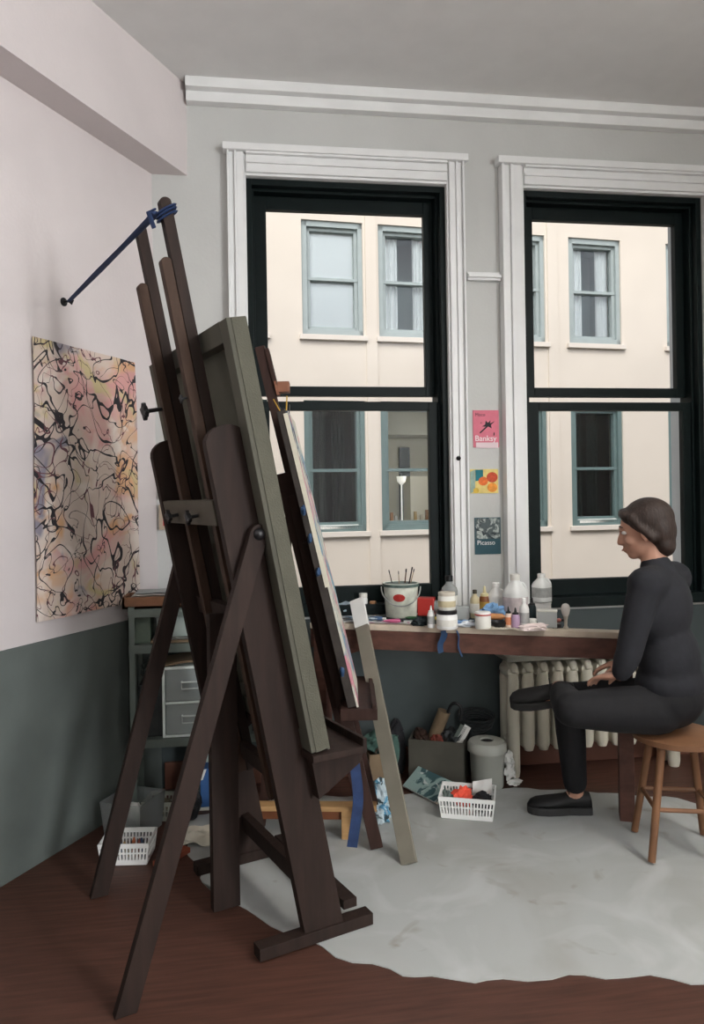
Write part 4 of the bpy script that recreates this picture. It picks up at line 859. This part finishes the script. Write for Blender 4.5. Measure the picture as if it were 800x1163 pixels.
bm = new(); p = FL(428, 938); blob(bm, p + UP*.05 + bnrm*.04, .055, .05, .055, .5, 6, 33, 4, floor=.006); blob(bm, p + UP*.12 + bnrm*.04 + bdir*.02, .045, .04, .06, .5, 6, 43, 3); tag(link('carrier_bag', bm, paint('carrier_print', (190, 206, 212), [((90, 152, 184), 16, .5, .58), ((60, 78, 84), 18, .6, .64)])), 'crumpled blue and white plastic carrier bag behind the slat foot', 'bag')
# low pine stand behind the easel feet
a, b = pz(258, 916, .14), pz(428, 917, .14); u_ = (b - a).normalized(); v_ = V((-u_.y, u_.x, 0)); wl_ = (b - a).length
ps = thing('low_stand', 'low pine plank stand on the floor behind the big easel', 'stand', (a + b)/2 - UP*.14)
bm = new(); obox(bm, (a + b)/2 + v_*.032 - UP*.010, u_*wl_/2, v_*.032, UP*.010, .003); link('plank', bm, PINE, ps)
for f_ in (.09, .80):
    bm = new(); c = a + u_*wl_*f_; c.z = .062; obox(bm, c + v_*.032, u_*.022, v_*.028, UP*.0575, .003); link('leg', bm, PINE, ps)
bm = new(); c = a + u_*wl_*.445; c.z = .098; obox(bm, c + v_*.03, u_*wl_*.33, v_*.01, UP*.018, .002); link('rail', bm, M('rail_brown', (120, 72, 44), .6, .2, 8), ps)

# ================================================================== SHELF UNIT ON THE LEFT
SY0, SY1 = 3.33, 3.585; SX0, SX1 = py_(146, 760, SY0).x, .27
lev = [py_(160, y, SY0).z for y in (692, 733, 841)]
sh = thing('shelf_unit', 'grey-green metal shelf unit in the left corner behind the easel', 'shelf', ((SX0 + SX1)/2, SY0 + .12, 0))
for x in (SX0, SX1):
    for y in (SY0, SY1):
        bm = new(); sx = 1 if x == SX0 else -1; sy = 1 if y == SY0 else -1
        box(bm, (min(x, x + sx*.028), min(y, y + sy*.004), 0), (max(x, x + sx*.028), max(y, y + sy*.004), lev[0] + .01)); box(bm, (min(x, x + sx*.004), min(y, y + sy*.028), 0), (max(x, x + sx*.004), max(y, y + sy*.028), lev[0] + .01)); link('post', bm, METS, sh)
for z in lev:
    bm = new(); box(bm, (SX0 + .002, SY0 + .001, z - .004), (SX1 - .002, SY1 - .001, z)); box(bm, (SX0 + .002, SY0 - .001, z - .036), (SX1 - .002, SY0 + .003, z)); box(bm, (SX0 + .002, SY1 - .003, z - .036), (SX1 - .002, SY1 + .001, z)); link('shelf_board', bm, METS, sh)
def onsh(px, i, y): p = py_(px, 700, y); return V((p.x, p.y, lev[i] + .0008))
# top shelf
p = onsh(178, 0, SY0 + .11); wt = thing('wooden_tray', 'shallow brown wooden tray of papers on top of the metal shelf', 'tray', p)
bm = new(); cardbox(bm, p, .27, .19, .05, .010, 0); link('tray', bm, M('tray_wood', (132, 92, 66), .6, .2, 8), wt)
for k in range(4):
    bm = new(); sheet(bm, p + V((-.115 + .01*k, -.075 + .006*k, .032 + .009*k)), (.20 + .012*k, .01, 0), (0, .14, 0), 5, 4, .004, 3, k, .003); tag(link('paper_sheet', bm, M('paper%d' % k, ((214, 208, 198), (196, 186, 176), (222, 220, 214), (170, 176, 176))[k], .8), smooth=True), ('cream paper, lowest sheet in the wooden tray', 'tan paper, second sheet up in the wooden tray', 'white paper, third sheet up in the wooden tray', 'grey paper, top sheet in the wooden tray')[k], 'paper', 'sheets in the wooden tray')
# second shelf
p = onsh(207, 1, SY0 + .12); bm = new(); cb_ = thing('storage_box', 'milky plastic storage box on the upper shelf board', 'box', p + UP*.045)
p2 = p + UP*.026
bm = new(); cardbox(bm, p2, .20, .17, .085, .004, 0, 1.04); link('tub', bm, plastic('milky_box', (206, 220, 214), .15), cb_); bm = new(); box(bm, p2 + V((-.11, -.095, .086)), p2 + V((.11, .095, .096)), .003); link('lid', bm, M('lid_sage', (176, 190, 182), .5), cb_)
bm = new(); box(bm, p + V((-.13, -.10, 0)), p + V((.12, .09, .012)), .003); tag(link('flat_carton', bm, CARD), 'flat brown carton under the milky storage box', 'carton')
bm = new(); box(bm, p + V((-.12, -.095, .0128)), p + V((.13, .09, .025)), .004); tag(link('grey_folder', bm, M('folder_grey', (104, 106, 102), .7, .2, 20)), 'grey folder between the carton and the milky storage box', 'folder')
p = onsh(160, 1, SY0 + .12); bm = new(); box(bm, p + V((-.04, -.08, 0)), p + V((.05, .09, .12)), .004); tag(link('green_file_box', bm, M('file_green', (98, 112, 100), .7, .15, 10)), 'dull green file box at the left end of the upper shelf board', 'box')
# third shelf: drawers, dark boxes
pl_, pr_ = py_(185, 838, SY0 + .01), py_(243, 838, SY0 + .01); zt_ = py_(190, 758, SY0 + .01).z; z_ = lev[2] + .0008
dr = thing('drawer_tower', 'clear plastic two-drawer tower on the lower shelf board', 'drawers', ((pl_.x + pr_.x)/2, SY0 + .11, z_))
hh = zt_ - z_; x0, x1, y0, y1 = pl_.x, pr_.x, SY0 + .012, SY0 + .22
bm = new(); FRM = M('drawer_frame', (224, 234, 230), .45)
for (a_, b_) in (((x0, y0, z_), (x0 + .012, y1, z_ + hh)), ((x1 - .012, y0, z_), (x1, y1, z_ + hh)), ((x0 + .012, y0, z_), (x1 - .012, y1, z_ + .01)), ((x0 + .012, y0, z_ + hh - .012), (x1 - .012, y1, z_ + hh)), ((x0 + .012, y0, z_ + hh*.47), (x1 - .012, y1, z_ + hh*.50))): box(bm, a_, b_, .002)
link('frame', bm, FRM, dr)
for f0, f1, sm in ((.04, .465, 1), (.505, .955, 0)):
    bm = new(); c = V(((x0 + x1)/2, (y0 + y1)/2, z_ + hh*f0)); cardbox(bm, c, (x1 - x0) - .028, (y1 - y0) - .01, hh*(f1 - f0), .003); d_ = link('drawer', bm, plastic('drawer_clear', (226, 236, 234), .5), dr)
    bm = new(); zc = z_ + hh*(f0 + (f1 - f0)*.62); xc = (x0 + x1)/2 + .01; tube(bm, [(xc - .035, y0 + .004, zc), (xc - .035, y0 - .012, zc), (xc + .035, y0 - .012, zc), (xc + .035, y0 + .004, zc)], .004, 6); tube(bm, [(xc - .035, y0 - .010, zc), (xc - .035, y0 - .010, zc - .03), (xc + .035, y0 - .010, zc - .03), (xc + .035, y0 - .010, zc)], .003, 6); link('handle', bm, M('drawer_handle', (206, 214, 212), .4), d_)
    bm = new(); blob(bm, c + UP*hh*.16, (x1 - x0)*.33, .065, hh*.12, .4, 6, f0*10, 3, floor=c.z + .004); tag(link('drawer_contents', bm, M('contents%d' % sm, ((84, 92, 116), (190, 198, 198))[sm], .8, .3, 20)), ('blue-black things in the lower clear drawer', 'grey things in the upper clear drawer')[0 if sm else 1], 'oddments')
bm = new(); sheet(bm, V((x0 + .005, y0, z_ + hh + .001)), (x1 - x0 - .0, 0, 0), (0, .2, 0), 8, 4, .004, 2, 4, .008, lift=lambda s, t: .012*math.sin(s*math.pi)); tag(link('cardboard_sheet', bm, CARD, smooth=True), 'bowed cardboard sheet lying on top of the drawer tower', 'cardboard')
p = onsh(163, 2, SY0 + .13); p.x = SX0 + .085
bm = new(); box(bm, p + V((-.05, -.09, 0)), p + V((.055, .09, .23)), .006); tag(link('dark_crate', bm, M('crate_dark', (44, 48, 48), .7, .4, 12)), 'dark crate left of the drawer tower on the lower shelf board', 'crate')
bm = new(); blob(bm, p + V((0, -.01, .275)), .05, .07, .045, .4, 6, 7, 3, floor=p.z + .231); tag(link('dark_bundle', bm, M('bundle', (58, 66, 62), .85, .4, 20)), 'dark crumpled bundle on the dark crate', 'bundle')
p = V((.11, SY0 + .12, lev[2] + .0008)); bm = new(); box(bm, p + V((-.06, -.09, 0)), p + V((.12, .09, .30)), .006); tag(link('black_case', bm, M('case_black', (36, 38, 40), .6, .2, 8)), 'tall black case right of the drawer tower behind the masts', 'case')
# floor in front of the shelf
p = pz(152, 944, 0); bn_ = thing('clear_bin', 'open clear plastic bin of papers on the floor before the shelf', 'bin', p)
bm = new(); cardbox(bm, p + UP*.002, .17, .17, .15, .003, -.45, 1.15); link('tub', bm, plastic('bin_clear', (220, 228, 228), .74), bn_)
bm = new(); blob(bm, p + UP*.065, .06, .06, .05, .6, 6, 4, 3, floor=p.z + .007); tag(link('torn_paper', bm, M('torn', (222, 222, 216), .85, .15, 20)), 'torn white papers heaped in the clear bin', 'paper')
p = pz(184, 927, 0); sb = thing('plastic_basket', 'grey-white slatted basket between the clear bin and the easel prop', 'basket', p)
bm = new(); slatted(bm, p + UP*.001, .12, .11, .085, -.2, 1.15, 8, 7); link('basket', bm, M('basket_grey', (176, 178, 166), .5), sb)
bm = new(); blob(bm, p + UP*.045, .045, .04, .032, .4, 6, 9, 3, floor=.012); tag(link('beige_cloth', bm, M('cloth_beige', (140, 132, 112), .85, .2, 20)), 'beige cloth inside the grey-white basket', 'cloth')
p = pz(146, 974, 0); sb = thing('plastic_basket', 'white slatted basket on the bare floor at the left, in front of the clear bin', 'basket', p)
bm = new(); slatted(bm, p + UP*.001, .17, .13, .085, -.12, 1.12, 14, 8); link('basket', bm, WHITE, sb)
for k in range(7):
    a = p + V((-.062 + .02*k, -.01 + .02*math.sin(k*2), .03)); bm = new(); d = V((.2*math.sin(k*1.7), .35*math.cos(k), 1)).normalized()
    t = thing('crayon', 'short coloured crayon standing in the front white basket', 'crayon', a, 'crayons in the white basket'); tube(bm, [a - d*.02, a + d*.035], .0075, 8); link('wrapper', bm, M('crayon%d' % (k % 4), ((186, 110, 76), (110, 60, 50), (60, 74, 96), (170, 150, 110))[k % 4], .6), t, smooth=True); bm = new(); tube(bm, [a + d*.034, a + d*.05], [.007, .003], 8); link('tip', bm, M('crayont%d' % (k % 4), ((206, 120, 80), (120, 60, 50), (60, 80, 110), (190, 160, 110))[k % 4], .6), t, smooth=True)
# black bag, blue box, papers
p = pz(212, 936, 0) + V((0, .04, 0)); bm = new(); blob(bm, p + UP*.072, .062, .055, .08, .3, 4, 8, 3, floor=.006); tag(link('black_bag', bm, M('bag_black', (26, 27, 29), .6, .2, 16)), 'black plastic bag slumped before the shelf, left of the blue box', 'bag')
p = pz(243, 921, 0) + V((.0, .06, 0)); bb = thing('blue_box', 'upright blue box with a white base edge beside the black bag', 'box', p)
bm = new(); box(bm, p + V((-.06, -.04, .012)), p + V((.05, .05, .185)), .003); link('carton', bm, M('box_blue', (56, 96, 150), .6, .1, 12), bb); bm = new(); box(bm, p + V((-.075, -.05, 0)), p + V((.055, .055, .0115)), .002); link('base_edge', bm, OFFW, bb)
a = pz(206, 930, 0); bm = new(); sheet(bm, V((a.x - .0, a.y + .0, .150)), (.095, .02, .006), (.015, .05, .03), 5, 4, .004, 2, 6, .002); tag(link('white_card', bm, PAPER, smooth=True), 'white card lying on top of the black bag', 'card')
a = p + V((-.10, .09, .0)); bm = new(); cardbox(bm, V((a.x + .05, a.y + .07, .001)), .13, .10, .235, .004, .2, 1.06); tag(link('waste_basket', bm, M('basket_mint', (186, 204, 198), .5)), 'pale mint waste basket behind the blue box under the shelf', 'bin')
bm = new(); a = pz(192, 968, 0); sheet(bm, V((a.x, a.y, .006)), V((.22, .02, 0)), V((.03, .15, 0)), 14, 10, .03, 3.5, 12, .003); tag(link('canvas_scrap', bm, M('scrap', (214, 208, 192), .9, .1, 8), smooth=True), 'crumpled cream canvas scrap on the floor beside the near easel prop', 'cloth')
bm = new(); a = pz(158, 985, 0); beam(bm, V((a.x + .07, a.y - .02, .012)), V((a.x + .17, a.y + .1, .012)), UP, .022, .05, .003); tag(link('wood_offcut', bm, M('offcut', (140, 72, 50), .6, .2, 10)), 'reddish wood offcut on the floor right of the front white basket', 'offcut')
#--END OBJS--
#--PERSON--
# ================================================================== SEATED PERSON AT THE RIGHT
SKIN = M('skin', (188, 142, 120), .55, .05, 20); TROU = M('trousers', (17, 17, 20), .85, .15, 30, .1); SWEAT = M('sweater', (32, 33, 38), .9, .12, 30, .2); SHOE = M('shoe_black', (15, 15, 16), .6, .1, 30); SOLE = M('shoe_sole', (44, 44, 44), .6); HAIR = M('hair', (48, 36, 30), .6, .3, 40, .4, stretch=(3, 3, .6))
Cx, Cd = 1.28, 2.95; fx, fd = -.745, .667; lx, ld = -.667, -.745
def G(fwd, left, z): return cm(Cx + fx*fwd + lx*left, Cd + fd*fwd + ld*left, z)
hipL, hipR = G(.02, .085, .565), G(.02, -.085, .565)
kneeR = cm(.962, 3.235, .525); ankR = cm(1.010, 3.30, .085)
kneeL = cm(.845, 2.80, .600); ankL = cm(.905, 3.165, .585)
waist, chest, neck = G(.0, 0, .74), G(.035, 0, .95), G(.05, 0, 1.115)
shL, shR = G(.03, .165, 1.055), G(.03, -.165, 1.055)
elL, elR = G(.07, .235, .80), G(.10, -.215, .80)
haL, haR = cm(1.035, 2.83, .705), cm(1.165, 3.12, .688)
headc = G(.085, 0, 1.255)
def cap(bm, pts, rs, seg=14):
    """tapered limb with round ends"""
    pts = [V(p) for p in pts]; tube(bm, pts, rs, seg)
    for p, r in ((pts[0], rs[0]), (pts[-1], rs[-1])):
        t = bmesh.new(); bmesh.ops.create_icosphere(t, subdivisions=2, radius=r)
        for v in t.verts: v.co += p
        merge(bm, t)
def ell(bm, c, ax, ay, az):
    t = bmesh.new(); bmesh.ops.create_icosphere(t, subdivisions=3, radius=1.)
    for v in t.verts: v.co = V(c) + V(ax)*v.co.x + V(ay)*v.co.y + V(az)*v.co.z
    merge(bm, t)
def fuse(name, bm, m, parent, vox, it=2):
    o = link(name, bm, m, parent)
    md = o.modifiers.new('r', 'REMESH'); md.mode = 'VOXEL'; md.voxel_size = vox; md.use_smooth_shade = True
    s = o.modifiers.new('s', 'SMOOTH'); s.iterations = it; s.factor = .5
    bpy.context.view_layer.update()
    me = bpy.data.meshes.new_from_object(o.evaluated_get(bpy.context.evaluated_depsgraph_get()))
    o.modifiers.clear(); o.data = me
    for f in me.polygons: f.use_smooth = True
    if not me.materials: me.materials.append(m)
    return o
def lerp3(a, b, t): return V(a).lerp(V(b), t)
pn = thing('person', 'person in dark clothes sitting side-on with one ankle on the other knee, black shoes', 'person', cm(Cx, Cd, .0))
FW = G(1, 0, 0) - G(0, 0, 0); LF = G(0, 1, 0) - G(0, 0, 0)
# the head looks a little towards the window wall's left
hang = math.radians(14); HF = (FW*math.cos(hang) + LF*math.sin(hang)).normalized(); HL = V((-HF.y, HF.x, 0)); HL = HL if HL.dot(LF) > 0 else -HL
HF2 = (HF - UP*.16).normalized(); HU = HL.cross(HF2); HU = HU if HU.z > 0 else -HU
def H(f, l, u): return headc + HF2*f + HL*l + HU*u
bm = new()
# torso, limbs
ell(bm, G(0, 0, .60), FW*.115, LF*.155, UP*.12); ell(bm, waist, FW*.095, LF*.135, UP*.16); ell(bm, chest, FW*.105, LF*.16, UP*.17)
cap(bm, [shL, shR], [.058, .058]); cap(bm, [G(.035, 0, 1.04), neck, H(-.015, 0, -.07)], [.07, .052, .050])
cap(bm, [hipL, lerp3(hipL, kneeL, .5), kneeL], [.085, .074, .055]); cap(bm, [kneeL, lerp3(kneeL, ankL, .35), ankL], [.053, .052, .034])
cap(bm, [hipR, lerp3(hipR, kneeR, .5), kneeR], [.085, .074, .055]); cap(bm, [kneeR, lerp3(kneeR, ankR, .35), ankR], [.053, .052, .034])
for s_, e_, h_ in ((shL, elL, haL), (shR, elR, haR)):
    cap(bm, [s_, lerp3(s_, e_, .5), e_], [.050, .044, .037]); cap(bm, [e_, lerp3(e_, h_, .35), lerp3(e_, h_, .86)], [.037, .036, .024])
# feet under the shoes
toeL = ankL + (RGT*-.975 + FWD*.22)*.12 - UP*.055; toeR = ankR + (RGT*-.98 + FWD*.10)*.12 - UP*.055
cap(bm, [ankL, lerp3(ankL, toeL, .5) - UP*.012, toeL], [.033, .024, .015]); cap(bm, [ankR, lerp3(ankR, toeR, .5) - UP*.012, toeR], [.033, .024, .015])
# head
ell(bm, H(-.008, 0, .03), HF2*.098, HL*.076, HU*.088); ell(bm, H(.028, 0, -.035), HF2*.062, HL*.056, HU*.070); ell(bm, H(.058, 0, -.088), HF2*.026, HL*.028, HU*.020)
cap(bm, [H(.090, 0, .008), H(.102, 0, -.022), H(.105, 0, -.034)], [.009, .011, .013]); ell(bm, H(.098, 0, -.036), HF2*.014, HL*.018, HU*.010)
cap(bm, [H(.082, .034, .022), H(.090, .0, .024), H(.082, -.034, .022)], [.011, .011, .011])
ell(bm, H(.089, 0, -.061), HF2*.012, HL*.022, HU*.006); ell(bm, H(.087, 0, -.071), HF2*.011, HL*.019, HU*.006)
for s in (-1, 1):
    ell(bm, H(-.006, s*.079, -.012), HF2*.020, HL*.009, HU*.032); ell(bm, H(.06, s*.044, -.03), HF2*.022, HL*.016, HU*.016)
# hands: palm, four unequal bent fingers and a thumb, closed over the shin
def hand(bm, wrist, dirv, side, down, thumb_sgn):
    d = V(dirv).normalized(); dn = V(down).normalized(); sd = d.cross(dn).normalized()*thumb_sgn
    pc = wrist + d*.045
    obx = bmesh.new(); bmesh.ops.create_icosphere(obx, subdivisions=2, radius=1.)
    for v in obx.verts: v.co = pc + d*v.co.x*.050 + sd*v.co.y*.040 + dn*v.co.z*.016
    merge(bm, obx)
    for k, L_ in enumerate((.068, .078, .072, .056)):
        b0 = pc + d*.036 + sd*(.030 - .020*k); b1 = b0 + d*L_*.45 + dn*.008; b2 = b1 + d*L_*.26 + dn*L_*.16; b3 = b2 + dn*L_*.20 + d*L_*.10
        cap(bm, [b0 - d*.02, b0, b1, b2, b3], [.0095, .0092, .0088, .0078, .0066], 8)
    t0 = pc - d*.018 + sd*.030; t1 = t0 + sd*.022 + d*.022 + dn*.006; t2 = t1 + d*.028 + dn*.014 + sd*.004; t3 = t2 + d*.014 + dn*.014
    cap(bm, [t0, t1, t2, t3], [.014, .0115, .010, .008], 8)
for e_, h_, sg in ((elL, haL, -1), (elR, haR, 1)):
    w_ = lerp3(e_, h_, .88); hand(bm, w_, FW.normalized() + LF*(-.25 if sg < 0 else .25) - UP*.22, None, -UP, sg)
fuse('body', bm, SKIN, pn, .0062, 3)
# clothes follow the body
bm = new()
ell(bm, G(0, 0, .605), FW*.125, LF*.166, UP*.125)
cap(bm, [hipL, lerp3(hipL, kneeL, .5), kneeL], [.096, .086, .067]); cap(bm, [kneeL, lerp3(kneeL, ankL, .35), lerp3(kneeL, ankL, .79)], [.066, .064, .050])
cap(bm, [hipR, lerp3(hipR, kneeR, .5), kneeR], [.096, .086, .067]); cap(bm, [kneeR, lerp3(kneeR, ankR, .35), lerp3(kneeR, ankR, .88)], [.066, .064, .052])
fuse('trousers', bm, TROU, pn, .011, 3)
bm = new()
ell(bm, G(0, 0, .66), FW*.126, LF*.164, UP*.10); ell(bm, waist, FW*.112, LF*.153, UP*.17); ell(bm, chest, FW*.118, LF*.172, UP*.175)
cap(bm, [shL, shR], [.070, .070]); cap(bm, [G(.035, 0, 1.06), G(.045, 0, 1.108)], [.075, .064])
for s_, e_, h_ in ((shL, elL, haL), (shR, elR, haR)):
    cap(bm, [s_, lerp3(s_, e_, .5), e_], [.062, .056, .049]); cap(bm, [e_, lerp3(e_, h_, .35), lerp3(e_, h_, .74)], [.049, .047, .037])
fuse('sweater', bm, SWEAT, pn, .011, 3)
bm = new()
ell(bm, H(-.018, 0, .045), HF2*.100, HL*.087, HU*.088); ell(bm, H(-.055, 0, .0), HF2*.062, HL*.080, HU*.085); ell(bm, H(-.062, 0, -.06), HF2*.042, HL*.066, HU*.055)
cap(bm, [H(.060, .05, .072), H(.072, 0, .082), H(.060, -.05, .072)], [.022, .022, .022])
for s in (-1, 1): cap(bm, [H(.035, s*.070, .06), H(.012, s*.080, .02), H(-.03, s*.078, -.03)], [.018, .014, .02])
fuse('hair', bm, HAIR, pn, .008, 2)
for s in (-1, 1):
    bm = new(); ell(bm, H(.0765, s*.031, .004), HF2*.011, HL*.013, HU*.0085); e = link('eye', bm, M('eye_white', (214, 208, 202), .3), pn, smooth=True)
    bm = new(); ell(bm, H(.085, s*.031, .004), HF2*.003, HL*.0055, HU*.0055); link('iris', bm, M('iris', (52, 40, 32), .3), e, smooth=True)
    bm = new(); cap(bm, [H(.091, s*.016, .028), H(.090, s*.033, .032), H(.078, s*.050, .026)], [.003, .0036, .002], 6); link('eyebrow', bm, HAIR, pn, smooth=True)
bm = new(); cap(bm, [H(.097, .018, -.066), H(.1005, 0, -.0655), H(.097, -.018, -.066)], [.0022, .004, .0022], 6); link('lips', bm, M('lips', (150, 92, 84), .5), pn, smooth=True)
def shoe(ank, toe_dir, updir, L_=.275):
    f = V(toe_dir).normalized(); u = (V(updir) - f*V(updir).dot(f)).normalized(); s = f.cross(u)
    o = ank - f*.065 - u*.075
    prof = [(0, .022, .055), (.03, .031, .082), (.22, .034, .092), (.36, .034, .080), (.52, .043, .070), (.70, .049, .062), (.86, .045, .056), (.95, .033, .046), (1., .014, .030)]
    bm = new(); rings = []
    for t, hw, h in prof:
        ring = []
        for j in range(14):
            a = 2*math.pi*j/14; x = math.cos(a)*hw; y = math.sin(a)
            y = (y*.5 + .5); y = y**.8 if y > 0 else 0
            ring.append(bm.verts.new(o + f*(t*L_) + s*x*(1 - .25*max(0, y - .5)) + u*(y*h + .012)))
        rings.append(ring)
    for a, b in zip(rings, rings[1:]):
        for j in range(14): bm.faces.new((a[j], a[(j+1) % 14], b[(j+1) % 14], b[j])).smooth = True
    bm.faces.new(rings[0]); bm.faces.new(rings[-1])
    sh_ = link('shoe', bm, SHOE, pn, smooth=True)
    bm = new(); out = []
    for sg in (1, -1):
        seq = prof if sg > 0 else prof[::-1]
        out += [o + f*(t*L_*1.012 - .002) + s*sg*(hw + .003) for t, hw, h in seq]
    prism(bm, out, u*.034, .004); link('sole', bm, SOLE, sh_)
    bm = new()
    for k in range(4):
        c = o + f*L_*(.40 + .075*k) + u*(.087 - .0085*k); tube(bm, [c - s*.022 - u*.008, c + u*.004, c + s*.022 - u*.008], .0028, 6)
    c = o + f*L_*.37 + u*.092
    for sg in (-1, 1): tube(bm, smoothv([c, c + s*sg*.025 + u*.02, c + s*sg*.035 - u*.0], 2), .0022, 6)
    link('lace', bm, M('lace', (34, 34, 36), .8), sh_)
    return sh_
shoe(ankL + UP*.004, (RGT*-.975 + FWD*.22) - UP*.10, UP*.96 - FWD*.28)
shoe(ankR + UP*-.009, RGT*-.99 + FWD*.08, UP)
# stool under them
stp = cm(Cx + .02, Cd - .01, 0); st = thing('wooden_stool', 'round wooden stool under the seated person', 'stool', stp)
bm = new(); lathe(bm, stp + UP*.435, [(.15, 0), (.165, .006), (.165, .026), (.155, .032)], 28); link('seat', bm, M('stool_wood', (120, 84, 58), .55, .2, 6), st, smooth=True)
for k in range(4):
    a = k*math.pi/2 + .5; d = V((math.cos(a), math.sin(a), 0)); bm = new(); tube(bm, [stp + d*.19 + UP*.012, stp + d*.11 + UP*.436], [.014, .016], 10); link('leg', bm, MATS['stool_wood'], st, smooth=True)
for k in range(4):
    a = k*math.pi/2 + .5; d0 = V((math.cos(a), math.sin(a), 0)); d1 = V((math.cos(a + math.pi/2), math.sin(a + math.pi/2), 0)); bm = new(); tube(bm, [stp + d0*.155 + UP*.20, stp + d1*.155 + UP*.20], .009, 8); link('stretcher', bm, MATS['stool_wood'], st, smooth=True)
#--END PERSON--
#--LIGHTS--
# ================================================================== LIGHT
sc = bpy.context.scene
wd = bpy.data.worlds.new('sky'); sc.world = wd; wd.use_nodes = True; nt = wd.node_tree
bg = nt.nodes['Background']; sky = nt.nodes.new('ShaderNodeTexSky'); sky.sky_type = 'NISHITA'; sky.sun_disc = False
sky.sun_elevation = math.radians(48); sky.sun_rotation = math.radians(200); sky.dust_density = 2.5
hs = nt.nodes.new('ShaderNodeHueSaturation'); hs.inputs['Saturation'].default_value = .35; nt.links.new(sky.outputs[0], hs.inputs['Color']); nt.links.new(hs.outputs[0], bg.inputs['Color']); bg.inputs['Strength'].default_value = .34
sun = bpy.data.lights.new('sun', 'SUN'); sun.energy = .62; sun.angle = math.radians(8); sun.color = (1, .95, .89)
so = bpy.data.objects.new('sun', sun); C.objects.link(so)
sd = (-fn)*math.cos(math.radians(52)) + fu*.25 - UP*math.sin(math.radians(52)); so.rotation_euler = sd.to_track_quat('-Z', 'Y').to_euler()
# daylight stand-in: added area light in the unseen right window
ar = bpy.data.lights.new('side_fill', 'AREA'); ar.shape = 'RECTANGLE'; ar.size = RW[1] - RW[0] - .1; ar.size_y = RW[3] - RW[2] - .1; ar.energy = 450; ar.color = (.97, .98, 1)
ao = bpy.data.objects.new('side_fill', ar); C.objects.link(ao); ao.location = (XR + .16, (RW[0] + RW[1])/2, (RW[2] + RW[3])/2); ao.rotation_euler = (V((-1, 0, -.0))).to_track_quat('-Z', 'Y').to_euler()
# pendant added out of view to brighten walls and ceiling
for x, y, lab in ((2.15, 1.0, 'long white pendant light box added near the right wall to brighten the room'),):
    t = thing('added_light', lab, 'added light', (x, y, CEILZ - .5)); bm = new()
    zf = CEILZ - .5
    box(bm, (x - .12, y - .6, zf), (x + .12, y + .6, zf + .05), .004); link('housing', bm, WHITE, t)
    for sg in (-1, 1):
        bm = new(); tube(bm, [(x, y + sg*.5, zf + .05), (x, y + sg*.5, CEILZ)], .004, 6); link('suspension_cord', bm, IRON, t)
    LD = M('added_light_diffuser', (255, 250, 244), .5, emit=50.)
    bm = new(); box(bm, (x - .1, y - .58, zf - .009), (x + .1, y + .58, zf - .001)); link('lower_diffuser', bm, LD, t)
    bm = new(); box(bm, (x - .1, y - .58, zf + .051), (x + .1, y + .58, zf + .059)); link('upper_diffuser', bm, LD, t)
sc.view_settings.view_transform = 'Standard'; sc.view_settings.look = 'None'; sc.view_settings.gamma = 1; sc.view_settings.use_curve_mapping = False
sc.view_settings.exposure = 0.0
sc.cycles.use_denoising = True; sc.cycles.max_bounces = 8; sc.cycles.transparent_max_bounces = 16
